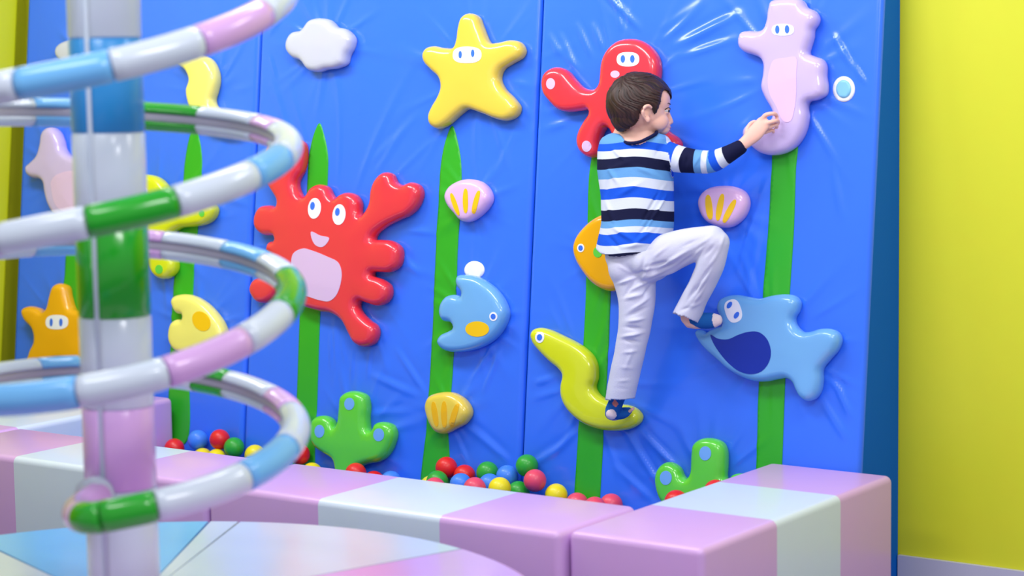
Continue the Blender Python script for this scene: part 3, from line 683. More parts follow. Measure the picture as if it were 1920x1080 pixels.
# ------------------------------------------------------------------ the boy
def evaluated(o):
    dg = bpy.context.evaluated_depsgraph_get(); dg.update()
    return bpy.data.meshes.new_from_object(o.evaluated_get(dg), depsgraph=dg)
class Blob:
    def __init__(s): s.v = []; s.f = []
    def add(s, vs, fs):
        n = len(s.v); s.v += [np.array(p) for p in vs]; s.f += [tuple(i+n for i in f) for f in fs]
    def ell(s, c, axes, radii, nu=28, nv=18, power=2.0):
        vs = []; A = [np.array(a) for a in axes]
        for j in range(1, nv):
            ph = math.pi*j/nv
            for i in range(nu):
                th = 2*math.pi*i/nu; d = (math.sin(ph)*math.cos(th), math.sin(ph)*math.sin(th), math.cos(ph))
                vs.append(c+sum(A[k]*radii[k]*math.copysign(abs(d[k])**(2/power), d[k]) for k in range(3)))
        fs = []
        for j in range(nv-2):
            for i in range(nu): fs.append((j*nu+i, (j+1)*nu+i, (j+1)*nu+(i+1) % nu, j*nu+(i+1) % nu))
        t = len(vs); vs.append(c+A[2]*radii[2]); vs.append(c-A[2]*radii[2])
        for i in range(nu): fs.append((t, i, (i+1) % nu)); fs.append((t+1, (nv-2)*nu+(i+1) % nu, (nv-2)*nu+i))
        s.add(vs, fs)
    def loft(s, pts, rad, K=24, ref=None, flat=None, sub=5):
        """tapered limb through pts; flat = depth/width ratio with width along ref"""
        P_ = np.array(pts, float); R = np.array(rad, float)
        Q = catmull(np.c_[P_, R, (flat if flat is not None else np.ones(len(R)))], 0.012, closed=False)
        path, rr, fl = Q[:, :3], Q[:, 3], Q[:, 4]
        # rounded ends
        t0 = path[0]-path[1]; t0 /= np.linalg.norm(t0); t1 = path[-1]-path[-2]; t1 /= np.linalg.norm(t1)
        pre, prer, post, postr = [], [], [], []
        for a in np.radians([80, 60, 35]): pre.append(path[0]+t0*rr[0]*math.sin(a)*0.7); prer.append(rr[0]*math.cos(a))
        for a in np.radians([35, 60, 80]): post.append(path[-1]+t1*rr[-1]*math.sin(a)*0.7); postr.append(rr[-1]*math.cos(a))
        path = np.vstack([pre, path, post]); fl = np.r_[[fl[0]]*3, fl, [fl[-1]]*3]; rr = np.r_[prer, rr, postr]
        ref = np.array(ref if ref is not None else (0.3, 0.2, 1.0), float); n = len(path); vs, fs = [], []
        for i in range(n):
            t = path[min(i+1, n-1)]-path[max(i-1, 0)]; t /= np.linalg.norm(t); a = ref-t*(ref@t); a /= np.linalg.norm(a); b = np.cross(t, a)
            for k in range(K):
                ph = 2*math.pi*k/K; vs.append(path[i]+rr[i]*(a*math.cos(ph)+b*math.sin(ph)*fl[i]))
        for i in range(n-1):
            for k in range(K): fs.append((i*K+k, i*K+(k+1) % K, (i+1)*K+(k+1) % K, (i+1)*K+k))
        fs.append(tuple(range(K))[::-1]); fs.append(tuple((n-1)*K+k for k in range(K)))
        s.add(vs, fs)
    def remesh(s, voxel, smooth=4, fac=0.5):
        me = bpy.data.meshes.new('tmp'); me.from_pydata([tuple(p) for p in s.v], [], s.f); me.update()
        bm = bmesh.new(); bm.from_mesh(me); bmesh.ops.recalc_face_normals(bm, faces=bm.faces[:]); bm.to_mesh(me); bm.free()
        o = bpy.data.objects.new('tmp', me); COL.objects.link(o)
        r = o.modifiers.new('r', 'REMESH'); r.mode = 'VOXEL'; r.voxel_size = voxel; r.adaptivity = 0
        if smooth: q = o.modifiers.new('s', 'SMOOTH'); q.iterations = smooth; q.factor = fac
        m2 = evaluated(o); bpy.data.objects.remove(o); bpy.data.meshes.remove(me)
        n = len(m2.vertices); v = np.empty(n*3); m2.vertices.foreach_get('co', v); v = v.reshape(-1, 3)
        nn = np.empty(n*3); m2.vertices.foreach_get('normal', nn); nn = nn.reshape(-1, 3)
        fs = [tuple(p.vertices) for p in m2.polygons]; bpy.data.meshes.remove(m2)
        return v, nn, fs
def nrm(v): v = np.array(v, float); return v/np.linalg.norm(v)
def vnoise(p, sc_, seed=0):
    r = np.random.RandomState(seed); out = np.zeros(len(p))
    for k in range(6):
        d = r.randn(3); d /= np.linalg.norm(d); out += np.sin(p@d*sc_*(0.7+r.rand()*1.2)+r.rand()*6.28)
    return out/6
# skin, hair, cloth
def skinmat():
    m = mat('skin', (238, 186, 172), 0.5, 0, (60, 0.03, V), spec=0.35); b = m.node_tree.nodes['Principled BSDF']
    b.inputs['Subsurface Weight'].default_value = 0.15; b.inputs['Subsurface Radius'].default_value = (0.6, 0.25, 0.15); b.inputs['Subsurface Scale'].default_value = 0.01
    return m
M_skin = skinmat()
M_pants = mat('pants_cloth', (206, 206, 230), 0.85, 0, (320, 0.12, V), spec=0.2)
M_navy = mat('navy_trim', (14, 20, 66), 0.85, spec=0.2)
M_sock = mat('sock_blue', (30, 92, 168), 0.9, 0, (300, 0.2, V), spec=0.1); M_sockw = mat('sock_pale', (226, 206, 214), 0.9, 0, (300, 0.2, V), spec=0.1); M_socko = mat('sock_orange', (226, 128, 112), 0.9, spec=0.1)
M_eyew = mat('eye_white', (196, 190, 196), 0.15); M_iris = mat('iris_dark', (38, 24, 22), 0.1); M_lip = mat('lip', (224, 132, 130), 0.4); M_brow = mat('brow', (72, 46, 40), 0.8)
def stripemat(name, stops):
    m = bpy.data.materials.new(name); m.use_nodes = True; nt = m.node_tree; b = nt.nodes['Principled BSDF']; b.inputs['Roughness'].default_value = 0.85; b.inputs['Specular IOR Level'].default_value = 0.2
    at = nt.nodes.new('ShaderNodeAttribute'); at.attribute_name = 'band'; cr_ = nt.nodes.new('ShaderNodeValToRGB'); cr_.color_ramp.interpolation = 'CONSTANT'
    e = cr_.color_ramp.elements
    while len(e) > 1: e.remove(e[-1])
    e[0].position = 0; e[0].color = lin(stops[0][1])
    for p, c in stops[1:]: q = e.new(p); q.color = lin(c)
    nt.links.new(at.outputs['Fac'], cr_.inputs['Fac']); nt.links.new(cr_.outputs['Color'], b.inputs['Base Color'])
    tc = nt.nodes.new('ShaderNodeTexCoord'); n2 = nt.nodes.new('ShaderNodeTexNoise'); n2.inputs['Scale'].default_value = 350
    nt.links.new(tc.outputs['Object'], n2.inputs['Vector']); bp = nt.nodes.new('ShaderNodeBump'); bp.inputs['Strength'].default_value = 0.15; bp.inputs['Distance'].default_value = 0.004
    nt.links.new(n2.outputs['Fac'], bp.inputs['Height']); nt.links.new(bp.outputs['Normal'], b.inputs['Normal'])
    return m
K_ = (14, 18, 56); LB = (98, 154, 214); WH = (206, 212, 232); BL = (22, 84, 214)
hip = P(1196, 482, 0.165)
boy = empty('person', P(1165, 790, 0.10), label='small boy in striped blue sweater and pale grey trousers climbing the padded wall', cat='person')
# head axes
ca, sa = math.cos(math.radians(12)), math.sin(math.radians(12))
HFW = nrm(AR*ca+AW*sa); HLT = nrm(-AW*ca+AR*sa); HUP = np.cross(HLT, HFW)
if HUP[2] < 0: HUP = -HUP
HC = P(1200, 196, 0.20); MP = 1/ (FPX/((HC-CAM)@AW))       # metres per pixel at the head
# the profile is laid out in head units: forward, up (both in pixels at the head), lateral in metres
def hp(x, y, lat=0.0): return HC+HFW*((x-1200)*MP/ca)+HUP*((196-y)*MP)+HLT*lat
def hell(B, x, y, lat, rf, rl, ru, **k): B.ell(hp(x, y, lat), (HFW, HLT, HUP), (rf*MP/ca, rl, ru*MP), **k)
B = Blob()
hell(B, 1198, 193, 0, 54, 0.069, 52)                 # skull
hell(B, 1222, 189, 0, 34, 0.060, 34, power=2.1)
hell(B, 1215, 210, 0, 33, 0.061, 34)      # forehead / face block
hell(B, 1222, 226, 0, 29.5, 0.048, 27)                 # cheeks and jaw
for s_ in (1, -1):
    hell(B, 1228, 228, 0.030*s_, 21, 0.024, 18)      # cheek pad
    hell(B, 1236, 198, 0.020*s_, 17, 0.016, 8)       # brow ridge
for s_ in (1, -1):
    hell(B, 1243, 205.6, 0.0290*s_, 8.8, 0.0128, 3.2); hell(B, 1242.6, 212.8, 0.0285*s_, 8.4, 0.0122, 2.2)   # eyelids
hell(B, 1244, 243, 0, 11, 0.018, 9)                  # chin
hell(B, 1247, 234, 0, 10, 0.020, 10)                 # muzzle
B.loft([hp(1251, 203), hp(1254, 214), hp(1258, 224), hp(1259, 228)], [0.006, 0.0065, 0.0075, 0.0075])   # nose bridge
hell(B, 1259, 228, 0, 4.5, 0.008, 4.2)
for s_ in (1, -1): hell(B, 1255, 230, 0.0085*s_, 4.0, 0.005, 3.4)
hell(B, 1254, 238, 0, 4.2, 0.014, 2.7); hell(B, 1252.5, 243, 0, 4.2, 0.012, 2.8)
for s_ in (1, -1):                                   # ears: rim, lobe and inner bowl
    L0 = 0.070
    rim = [(1200,228,L0-.004),(1194,221,L0+.004),(1192,212,L0+.010),(1196,204,L0+.012),(1203,202,L0+.010),(1209,206,L0+.004)]
    B.loft([hp(x, y, l*s_) for x, y, l in rim], [0.0040, 0.0045, 0.0052, 0.0052, 0.0048, 0.004], K=14)
    hell(B, 1203, 227, (L0-.002)*s_, 5.0, 0.006, 6.5)
    hell(B, 1201, 215, (L0-.012)*s_, 8.0, 0.008, 12)
B.loft([hp(1204, 226), P(1195, 250, 0.19), P(1190, 268, 0.190)], [0.041, 0.041, 0.050])   # neck
# trunk under the clothes
B.loft([P(1190, 262, 0.183), P(1190, 300, 0.175), P(1194, 380, 0.17), P(1196, 460, 0.165)], [0.080, 0.088, 0.082, 0.080], ref=E1, flat=[0.66, 0.68, 0.75, 0.8])
# right arm to the seahorse
B.loft([P(1240, 285, 0.165), P(1300, 302, 0.15), P(1340, 302, 0.13), P(1372, 285, 0.125), P(1392, 272, 0.118)], [0.030, 0.024, 0.021, 0.019, 0.0170], ref=E2, flat=[1, 1, 1, .95, .8])
# right hand
B.loft([P(1388, 274, 0.120), P(1402, 263, 0.116), P(1418, 247, 0.112), P(1432, 230, 0.107)], [0.0170, 0.0205, 0.0250, 0.0225], ref=nrm(P(1430,216,.1)-P(1441,240,.1)), flat=[0.85, 0.62, 0.48, 0.40])
def finger(pts, r0=0.0076, r1=0.0058):
    n = len(pts); B.loft([P(*p) for p in pts], [r0+(r1-r0)*i/(n-1) for i in range(n)], K=12)
finger([(1428,226,.108),(1434,217,.110),(1441,214,.110),(1449,213,.105),(1455,215,.090),(1457,221,.074)])
finger([(1430,236,.108),(1438,231,.108),(1445,229,.106),(1453,227,.098),(1458,226,.084),(1459,231,.072)])
finger([(1427,242,.106),(1436,240,.100),(1444,238,.096),(1451,235,.088),(1456,235,.077),(1456,239,.070)])
finger([(1422,250,.104),(1431,249,.096),(1438,247,.089),(1445,245,.082),(1449,244,.075),(1450,248,.070)], 0.0066, 0.0052)
finger([(1400,263,.114),(1400.5,250,.106),(1403,239,.098),(1409,231,.090),(1416,228,.084)], 0.0085, 0.0062)
# left arm reaching in front of him to the octopus
B.loft([P(1148, 285, 0.165), P(1146, 318, 0.125), P(1160, 290, 0.095), P(1172, 250, 0.088), P(1176, 232, 0.084)], [0.030, 0.024, 0.020, 0.016, 0.014])
B.loft([P(1176, 234, 0.084), P(1180, 216, 0.082), P(1183, 203, 0.080)], [0.014, 0.020, 0.018], ref=E1, flat=[.8, .5, .45])
for i, (dx, l) in enumerate(((-12, 18), (-4, 24), (4, 25), (12, 20))):
    finger([(1183+dx*.8, 206, .080), (1184+dx, 206-l*.5, .080), (1185+dx*1.1, 206-l, .072)], 0.0062, 0.0048)
finger([(1172, 226, .083), (1164, 218, .080), (1160, 208, .074)], 0.007, 0.005)
# legs and feet
B.loft([P(1188, 490, 0.165), P(1191, 560, 0.165), P(1186, 625, 0.155), P(1172, 690, 0.140), P(1158, 750, 0.125)], [0.052, 0.044, 0.034, 0.030, 0.021])
B.loft([P(1215, 488, 0.165), P(1280, 468, 0.19), P(1336, 455, 0.198), P(1318, 520, 0.172), P(1298, 575, 0.14), P(1288, 598, 0.125)], [0.050, 0.038, 0.026, 0.026, 0.024, 0.020])
B.loft([P(1156, 752, 0.125), P(1150, 770, 0.118), P(1160, 776, 0.098), P(1172, 774, 0.080), P(1180, 770, 0.072)], [0.020, 0.022, 0.020, 0.018, 0.012], ref=E1, flat=[1, 1, .8, .6, .5])
for i in range(5): finger([(1172+i*3.2, 777-i*2.2, .082), (1176+i*3.0, 775-i*2.4, .072)], 0.0055, 0.0045)
B.loft([P(1287, 590, 0.128), P(1294, 602, 0.122), P(1315, 603, 0.112), P(1335, 602, 0.102), P(1347, 600, 0.096)], [0.020, 0.022, 0.021, 0.019, 0.012], ref=E2, flat=[1, 1, 1, .9, .7])
for i in range(5): finger([(1342, 594+i*3.4, .100-.003*i), (1350-abs(i-1)*.8, 594+i*3.4, .094-.002*i)], 0.0052, 0.0042)
v, n, f = B.remesh(0.0027, 3, 0.5)
meshobj('body', v, f, M_skin, True, parent=boy)
# eyes, brows, lips
for s_ in (1, -1):
    B2 = Blob(); hell(B2, 1243.0, 209.0, 0.0290*s_, 8.0, 0.0118, 4.6); 
    e = meshobj('eye', B2.v, B2.f, M_eyew, True, parent=boy)
    B2 = Blob(); hell(B2, 1247.0, 209.0, 0.0305*s_, 4.6, 0.0090, 3.9); meshobj('iris', B2.v, B2.f, M_iris, True, parent=boy, label='dark iris')
    pth = [hp(1240, 207.0, 0.0430*s_), hp(1246, 203.4, 0.040*s_), hp(1251.5, 203.6, 0.031*s_), hp(1253.2, 205.5, 0.022*s_)]
    tube([np.array(p) for p in catmull(pth, .001, False)], 0.0015, M_iris, 'eyelash', 'dark lashes', boy, K=8)
    pth = [hp(1238, 198.5, 0.0475*s_), hp(1246, 195.0, 0.041*s_), hp(1253.5, 196, 0.026*s_)]
    tube([np.array(p) for p in catmull(pth, .002, False)], 0.0016, M_brow, 'eyebrow', 'brown eyebrow', boy, K=8)
B2 = Blob(); hell(B2, 1255.2, 238.3, 0, 3.6, 0.012, 1.9); hell(B2, 1253.8, 242.6, 0, 3.6, 0.010, 2.0)
meshobj('lips', B2.v, B2.f, M_lip, True, parent=boy, label='pink lips')
# hair: directional shell over the skull, cut by the hairline
HP_ = [(1100,100),(1290,100),(1290,188),(1266,192),(1262,187),(1256,179),(1247,173),(1239,170),(1233,173),(1229,184),(1227,196),(1222,208),(1218,217),(1214,212),(1212,204),(1206,199),(1198,199),(1190,206),(1187,216),(1187,226),(1182,236),(1172,243),(1164,249),(1150,252),(1100,252)]
HPn = np.array(HP_, float)
ells = [((1199, 193, 0), (60, 0.0765, 56)), ((1187, 216, 0), (40, 0.058, 37)), ((1222, 192, 0), (38, 0.0665, 44))]
nu_, nv_ = 300, 200; vs = []; org = HC+HFW*(-4*MP)+HUP*(2*MP)
o_l = np.array([-4*MP*1.0, 0.0, 2*MP])
dirs = []
for j in range(nv_+1):
    ph = math.pi*j/nv_
    for i in range(nu_): th = 2*math.pi*i/nu_; dirs.append((math.sin(ph)*math.cos(th), math.sin(ph)*math.sin(th), math.cos(ph)))
D = np.array(dirs)
def shell_r(D):
    r = np.zeros(len(D))
    for (x, y, l), (rf, rl, ru) in ells:
        c = np.array([(x-1200)*MP/ca, l, (196-y)*MP]); R = np.array([rf*MP/ca, rl, ru*MP]); o_ = (o_l-c)/R; d = D/R
        A_ = (d*d).sum(1); Bq = (d*o_).sum(1); Cq = (o_*o_).sum()-1; disc = Bq*Bq-A_*Cq; t = np.where(disc > 0, (-Bq+np.sqrt(np.clip(disc, 0, None)))/A_, 0); r = np.maximum(r, t)
    return r
R_ = shell_r(D)
L = o_l+D*R_[:, None]
px_ = 1200+L[:, 0]*ca/MP; py_ = 196-L[:, 2]/MP; Q2 = np.c_[px_, py_]
ins = inside(Q2, HPn); dist = segdist(Q2, HPn); sd = np.where(ins, dist, -dist)
# whorl-based strand pattern
wc = nrm([-0.55, 0.25, 0.8]); t1 = nrm(np.cross(wc, [0, 1, 0])); t2 = np.cross(wc, t1)
az = np.arctan2(D@t2, D@t1); pol = np.arccos(np.clip(D@wc, -1, 1))
az2 = az+0.5*pol+0.10*np.sin(pol*7+az*2)
strand = 0.5*np.sin(az2*46+2*np.sin(pol*6))+0.3*np.sin(az2*83+3*np.sin(pol*9+az))+0.5*np.sin(az2*17+pol*3)
clump = np.sin(az*5+pol*4)*0.5+np.sin(az*9-pol*5)*0.5
edge = np.clip(sd/7.0, 0, 1); thick = -0.0035+0.0045*np.sqrt(edge)
R2 = R_+thick+(strand*0.0012+clump*0.0018)*edge
L2 = o_l+D*R2[:, None]
HV = HC+L2[:, 0:1]*HFW+L2[:, 1:2]*HLT+L2[:, 2:3]*HUP
jag = 2.2*np.sin(az2*60)+1.2*np.sin(az2*23)
keep = sd > -1.0+jag*0.6
fs = []
for j in range(nv_):
    for i in range(nu_):
        q = (j*nu_+i, (j+1)*nu_+i, (j+1)*nu_+(i+1) % nu_, j*nu_+(i+1) % nu_)
        if all(keep[k] for k in q): fs.append(q)
used = sorted({k for q in fs for k in q}); mp = {k: i for i, k in enumerate(used)}
def hairmat():
    m = mat('hair_brown', (72, 46, 40), 0.5, 0, None, spec=0.4); nt = m.node_tree; b = nt.nodes['Principled BSDF']
    at = nt.nodes.new('ShaderNodeAttribute'); at.attribute_name = 'strand'; r_ = nt.nodes.new('ShaderNodeValToRGB'); e = r_.color_ramp.elements
    e[0].color = lin((18, 11, 14)); e[1].color = lin((64, 38, 34)); nt.links.new(at.outputs['Fac'], r_.inputs['Fac']); nt.links.new(r_.outputs['Color'], b.inputs['Base Color'])
    return m
ho = meshobj('hair', HV[used], [[mp[k] for k in q] for q in fs], hairmat(), True, parent=boy, label='short brown hair')
a_ = ho.data.attributes.new('strand', 'FLOAT', 'POINT'); a_.data.foreach_set('value', np.clip(0.5+0.38*strand[used]+0.1*clump[used], 0, 1).astype(np.float32))
so = ho.modifiers.new('thickness', 'SOLIDIFY'); so.thickness = 0.003; so.offset = -1
# trousers
T_ = Blob()
T_.ell(P(1196, 478, 0.165), (E1, NOUT, E2), (0.100, 0.088, 0.068), power=2.3)
T_.ell(P(1182, 500, 0.172), (E1, NOUT, E2), (0.064, 0.078, 0.070))
T_.ell(P(1220, 490, 0.174), (E1, NOUT, E2), (0.062, 0.077, 0.062))
T_.loft([P(1186, 500, 0.168), P(1194, 560, 0.166), P(1190, 612, 0.160), P(1182, 655, 0.152), P(1172, 700, 0.142), P(1163, 745, 0.133), P(1158, 775, 0.128)], [0.070, 0.057, 0.050, 0.047, 0.046, 0.0450, 0.0450])
T_.loft([P(1222, 486, 0.170), P(1278, 465, 0.190), P(1340, 449, 0.205)], [0.064, 0.055, 0.043])
T_.loft([P(1341, 450, 0.204), P(1334, 490, 0.190), P(1318, 530, 0.168), P(1301, 562, 0.148), P(1290, 588, 0.134), P(1280, 612, 0.122)], [0.0435, 0.042, 0.041, 0.043, 0.050, 0.052], flat=[1, 1, .95, .9, .85, .85])
v, n, f = T_.remesh(0.0036, 18, 0.7)
def seg_uv(v, a, b):
    d = b-a; L = np.linalg.norm(d); d = d/L; t = (v-a)@d/L; r = np.linalg.norm((v-a)-np.outer(t*L, d), axis=1); return t, r
# cut the ends flat at the hems
def cut(v, n, f, c, nn, rad):
    far = ((v-c)@nn+0.0012*np.sin(v[:, 0]*160) > 0) & (np.linalg.norm(v-c, axis=1) < rad)
    f2 = [q for q in f if not any(far[k] for k in q)]; return f2
h1, d1 = P(1162.5, 749, 0.133), nrm(-AU+AR*0.05); h2, d2 = P(1287, 597, 0.130), nrm(-AU*0.93-AR*0.36)
def crease(v, n, items):
    out = np.zeros(len(v))
    for c, dirv, along, wd, ln, am in items:
        x = (v-c); a = x@dirv; b = x@along; r = np.linalg.norm(x, axis=1); out += am*np.exp(-(a/wd)**2)*np.exp(-(b/ln)**2)*np.exp(-(r/(ln*1.6))**2)
    return out
def cr_(x, y, off, ang, wd, ln, am):
    """a crease at a pixel, running at angle ang (degrees, image plane)"""
    al = nrm(AR*math.cos(math.radians(ang))+AU*math.sin(math.radians(ang))); pe_ = nrm(np.cross(al, AW)); return (P(x, y, off), pe_, al, wd, ln, am)
items = []
for x, y, ang, wd, ln, am in ((1178,525,20,.005,.03,.005),(1200,535,28,.005,.035,.005),(1190,555,15,.006,.03,.005),(1215,545,50,.005,.03,-.005),(1205,512,10,.006,.035,-.006),(1230,512,25,.006,.04,.005),(1250,500,30,.005,.04,-.005),(1262,485,35,.005,.04,.005),(1240,470,40,.005,.03,.004),(1280,475,30,.005,.035,.004),(1295,455,25,.005,.03,-.004),(1320,452,35,.005,.03,.005),(1330,468,50,.005,.025,-.005),
   (1192,600,10,.005,.025,.005),(1188,615,-5,.005,.025,-.005),(1186,628,12,.005,.03,.006),(1184,640,-8,.005,.025,-.004),(1182,660,8,.005,.022,.004),(1176,690,-3,.006,.022,.003),(1170,715,5,.005,.022,.004),(1168,730,-6,.005,.022,-.003),
   (1335,490,60,.005,.04,.004),(1325,510,65,.005,.04,-.004),(1318,530,62,.005,.04,.005),(1305,545,58,.005,.03,-.004),(1300,575,25,.005,.025,.005),(1285,580,20,.005,.025,-.005),(1310,470,45,.005,.03,.004),(1170,505,-30,.005,.025,.004),(1165,490,-20,.005,.02,-.003),(1203,497,75,.005,.035,-.005),(1212,508,60,.005,.03,.004),(1196,470,5,.004,.04,-.003),(1172,480,-60,.004,.025,-.003),(1235,495,15,.005,.04,-.005),(1255,512,20,.005,.035,.004),(1180,540,60,.005,.03,-.004),(1200,570,35,.005,.035,.004),(1195,585,25,.005,.03,-.004),(1290,485,38,.005,.035,-.004),(1352,455,70,.005,.02,.003),(1312,555,60,.004,.03,.004),(1296,552,64,.004,.03,-.003),(1180,675,70,.005,.03,.003)):
    items.append(cr_(x, y, 0.21, ang, wd, ln, am*1.6))
v = v+n*(crease(v, n, items)+0.0012*vnoise(v, 55, 4))[:, None]
f = cut(v, n, f, h1, d1, 0.10); f = cut(v, n, f, h2, d2, 0.10)
used = sorted({k for q in f for k in q}); mp = {k: i for i, k in enumerate(used)}
po = meshobj('trousers', v[used], [[mp[k] for k in q] for q in f], M_pants, True, parent=boy, label='pale grey trousers')
so = po.modifiers.new('thickness', 'SOLIDIFY'); so.thickness = 0.004; so.offset = -1
# hem bands of the trouser legs
# sweater
S_ = Blob()
def ringloft(B, rings, K=48):
    vs, fs = [], []
    for c, ra, rb, droop, pw in rings:
        for k in range(K):
            ph = 2*math.pi*k/K; cx_, sy_ = math.cos(ph), math.sin(ph)
            x = ra*math.copysign(abs(cx_)**(2/pw), cx_); y = rb*math.copysign(abs(sy_)**(2/pw), sy_)
            vs.append(c+E1*x+NOUT*y-E2*droop*max(0, sy_)*(1-abs(cx_)**2))
    n = len(rings)
    for i in range(n-1):
        for k in range(K): fs.append((i*K+k, i*K+(k+1) % K, (i+1)*K+(k+1) % K, (i+1)*K+k))
    fs.append(tuple(range(K))[::-1]); fs.append(tuple((n-1)*K+k for k in range(K))); B.add(vs, fs)
ringloft(S_, [(P(1194,249,.178), .076, .036, 0, 2.0), (P(1194,253,.178), .098, .054, 0, 2.2), (P(1192,260,.178), .111, .064, 0, 2.4), (P(1191,268,.177), .115, .071, 0, 2.5), (P(1190,284,.174), .117, .080, 0, 2.5), (P(1191,320,.172), .117, .088, 0, 2.5), (P(1195,370,.170), .111, .088, 0, 2.4), (P(1195,420,.168), .110, .092, 0, 2.4), (P(1190,450,.168), .110, .098, 0.012, 2.4), (P(1185,467,.168), .107, .098, 0.026, 2.4)])
S_.loft([P(1236, 288, 0.170), P(1268, 297, 0.158), P(1300, 302, 0.150), P(1334, 303, 0.134), P(1362, 291, 0.127), P(1390, 275, 0.120)], [0.046, 0.041, 0.036, 0.034, 0.028, 0.022], ref=E2)
S_.loft([P(1146, 286, 0.165), P(1143, 318, 0.125), P(1158, 292, 0.097), P(1170, 256, 0.088)], [0.042, 0.034, 0.028, 0.022])
v, n, f = S_.remesh(0.0034, 6, 0.6)
uvv = v-O2; Xp, Sp = uvv@E1, uvv@E2
AX = [P(1262, 294, 0.160), P(1300, 302, 0.150), P(1334, 303, 0.134), P(1362, 291, 0.127), P(1397, 271, 0.119)]
def y_of_S(S): # back to a height scale in photograph rows at the middle of the back
    ys = np.array([240, 260, 280, 300, 330, 360, 390, 420, 450, 480, 510]); ss = np.array([P2(1190, y, 0.26)[1] for y in ys]); return np.interp(-S, -ss, ys)
out_ = uvv@NOUT
xn = (Xp-P2(1192, 350, .17)[0])/0.117
ytor = y_of_S(Sp)
# arm parameter
best = np.full(len(v), 1e9); tp = np.zeros(len(v)); cum = np.r_[0, np.cumsum([np.linalg.norm(AX[i+1]-AX[i]) for i in range(len(AX)-1)])]
for i in range(len(AX)-1):
    d = AX[i+1]-AX[i]; L_ = np.linalg.norm(d); t = np.clip((v-AX[i])@d/L_**2, 0 if i else -1.0, 1 if i < len(AX)-2 else 1.3); dd = np.linalg.norm(v-AX[i]-t[:, None]*d, axis=1); m_ = dd < best
    best[m_] = dd[m_]; tp[m_] = (cum[i]+t*L_)[m_]
sl_plane = P(1253, 290, 0.17); sn = nrm(AR*1.0+AU*0.15)
arm = ((v-sl_plane)@sn > 0) & (best < 0.075) & (Sp > P2(1262, 332, 0.16)[1])
lfarm = (out_ < 0.115) & (Xp < P2(1185, 300, .1)[0])
# folds
items = [cr_(1230,400,.25,58,.004,.06,.006), cr_(1222,385,.25,60,.004,.05,-.004), cr_(1246,350,.25,50,.005,.03,.004), cr_(1150,330,.25,-60,.006,.03,.003), cr_(1170,440,.25,-35,.007,.04,.004), cr_(1205,445,.25,40,.007,.04,.004), cr_(1160,290,.25,-50,.006,.03,.003), cr_(1235,282,.25,70,.005,.02,-.005),
  cr_(1275,300,.2,70,.005,.02,.004), cr_(1288,300,.2,80,.004,.02,-.004), cr_(1310,298,.2,60,.004,.02,.005), cr_(1318,305,.2,110,.004,.02,-.004), cr_(1326,300,.2,75,.004,.02,.004), cr_(1345,298,.2,60,.004,.02,-.003), cr_(1190,275,.25,-5,.006,.05,-.002), cr_(1180,355,.25,30,.008,.04,.003), cr_(1145,400,.25,-70,.006,.04,.003), cr_(1215,420,.25,52,.005,.05,-.003), cr_(1238,430,.25,60,.005,.03,.003), cr_(1165,310,.25,20,.008,.04,.002), cr_(1210,320,.25,-25,.007,.04,.002), cr_(1240,325,.25,-40,.005,.03,-.003), cr_(1150,455,.25,-50,.006,.03,-.003), cr_(1190,460,.25,10,.005,.04,.003), cr_(1138,350,.25,80,.006,.03,-.002)]
dsp = 1.8*crease(v, n, items)+0.0018*vnoise(v, 34, 9)
v = v+n*dsp[:, None]
# stripes of the body: rows in the photograph -> band value
yb = ytor+3.0*np.sin(xn*3.0)*1.0-6.0*(1-xn**2)*np.clip((ytor-390)/80, -0.4, 1)*1.0+dsp*250
ST = [(0, LB), (259, LB), (263, LB), (268, BL), (282, WH), (297, K_), (318, LB), (336, WH), (354, BL), (374, WH), (393, K_), (412, LB), (424, WH), (436, BL), (456, WH), (471, K_)]
A0, A1 = 240.0, 500.0
yb = np.clip(yb, A0+1, A1-1); band = (yb-A0)/(A1-A0)*0.5
SL_ = [(0.5, LB), (0.5+.5*0.05, WH), (0.5+.5*0.10, BL), (0.5+.5*0.20, WH), (0.5+.5*0.29, K_), (0.5+.5*0.42, LB), (0.5+.5*0.50, WH), (0.5+.5*0.56, LB), (0.5+.5*0.60, BL), (0.5+.5*0.68, WH), (0.5+.5*0.765, K_)]
tot = cum[-1]; sv = np.clip(0.16+0.84*tp/tot, 0.001, 0.999)
band = np.where(arm, 0.5+0.5*sv, band)
stops = [(max(0, (y-A0)/(A1-A0)*0.5), c) for y, c in ST]; stops[0] = (0, LB)
M_sw1 = stripemat('sweater_body', [(p*2, c) for p, c in stops][:]); M_sw2 = stripemat('sweater_sleeve', [((p-0.5)*2, c) for p, c in SL_])
# opening at neck, hem and cuff
def cutp(f, c, nn, rad): 
    far = ((v-c)@nn > 0) & (np.linalg.norm(v-c, axis=1) < rad); return [q for q in f if not any(far[k] for k in q)]
f = cutp(f, P(1397, 271, 0.118), nrm(P(1397, 271, .118)-P(1362, 291, .127)), 0.06)
f = cutp(f, P(1186, 474, .168), -E2+NOUT*0.0, 0.30) if False else f
neckc = P(1192, 262, 0.187)
ring_ = catmull([P(1154,253,.200), P(1162,262,.226), P(1178,268.5,.247), P(1198,267,.249), P(1216,259,.236), P(1229,251,.206), P(1220,244,.150), P(1190,240,.135), P(1163,243,.155)], 0.004)
rc_ = ring_.mean(0); ring_ = rc_+(ring_-rc_)*1.03+E2*0.0015
rX, rO, rS = (ring_-O2)@E1, (ring_-O2)@NOUT, (ring_-O2)@E2
vX, vO, vS = (v-O2)@E1, (v-O2)@NOUT, (v-O2)@E2
near = np.array([np.argmin((rX-a)**2+(rO-b)**2) if abs(a-rX.mean()) < .12 else 0 for a, b in zip(vX, vO)])
poly_ = np.c_[rX, rO]; q_ = np.c_[vX, vO]; cen_ = poly_.mean(0)
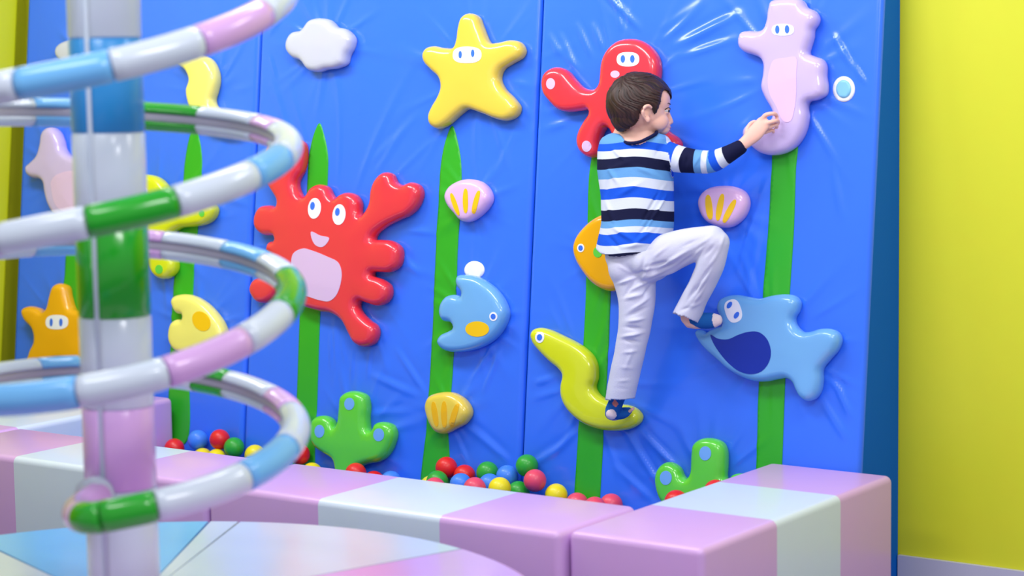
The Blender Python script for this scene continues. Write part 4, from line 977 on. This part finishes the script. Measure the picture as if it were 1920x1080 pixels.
inn = inside(cen_+(q_-cen_)*0.97, poly_)
nearneck = inn & (vS > rS[near]-0.004)
f = [q for q in f if not any(nearneck[k] for k in q)]
used = sorted({k for q in f for k in q}); mp = {k: i for i, k in enumerate(used)}
fa = [[mp[k] for k in q] for q in f]
sw = meshobj('sweater', v[used], fa, [M_sw1, M_sw2], True, parent=boy, label='sweater striped in blue, white and navy')
bv = np.where(arm, (band-0.5)*2, band*2)[used]; am_ = arm[used]
a_ = sw.data.attributes.new('band', 'FLOAT', 'POINT'); a_.data.foreach_set('value', bv.astype(np.float32))
sw.data.polygons.foreach_set('material_index', [1 if sum(am_[k] for k in q) >= 2 else 0 for q in fa])
so = sw.modifiers.new('thickness', 'SOLIDIFY'); so.thickness = 0.003; so.offset = -1
nk = [p for p in ring_]+[ring_[0]]
tube(nk, 0.0052, M_navy, 'collar', 'navy collar trim', boy, K=10)
# socks
K1 = Blob(); K1.loft([P(1161, 738, 0.130), P(1156, 752, 0.126), P(1150, 768, 0.119), P(1160, 775, 0.098), P(1172, 773, 0.080), P(1179, 770, 0.073)], [0.0235, 0.0225, 0.0245, 0.0235, 0.0215, 0.0150], ref=E1, flat=[1, 1, 1, .85, .7, .6])
K1.ell(P(1147, 775, 0.128), (E1, NOUT, E2), (0.021, 0.021, 0.021))
v, n, f = K1.remesh(0.0026, 3)
s1 = meshobj('sock', v, f, [M_sock, M_sockw, M_socko], True, parent=boy, label='blue sock with pale heel and orange diamond')
hc, oc = P(1145, 780, 0.150), P(1153, 757, 0.148)
mi = []
for q in f:
    c = v[list(q)].mean(0); mi.append(1 if np.linalg.norm(c-hc) < 0.021 else (2 if abs((c-oc)@E1)+abs((c-oc)@E2)*0.8+max(0, 0.02-(c-oc)@NOUT)*0.3 < 0.017 else 0))
s1.data.polygons.foreach_set('material_index', mi)
K2 = Blob(); K2.loft([P(1296, 586, 0.128), P(1299, 598, 0.121), P(1316, 601, 0.112), P(1334, 601, 0.103), P(1347, 600, 0.097)], [0.0215, 0.0240, 0.0245, 0.0235, 0.0170], ref=E2, flat=[1, 1, 1, .95, .8])
v, n, f = K2.remesh(0.0026, 3)
s2 = meshobj('sock', v, f, [M_sock, M_sockw], True, parent=boy, label='blue sock with pale toe')
tc_ = P(1349, 600, 0.097); s2.data.polygons.foreach_set('material_index', [1 if np.linalg.norm(v[list(q)].mean(0)-tc_) < 0.026 else 0 for q in f])
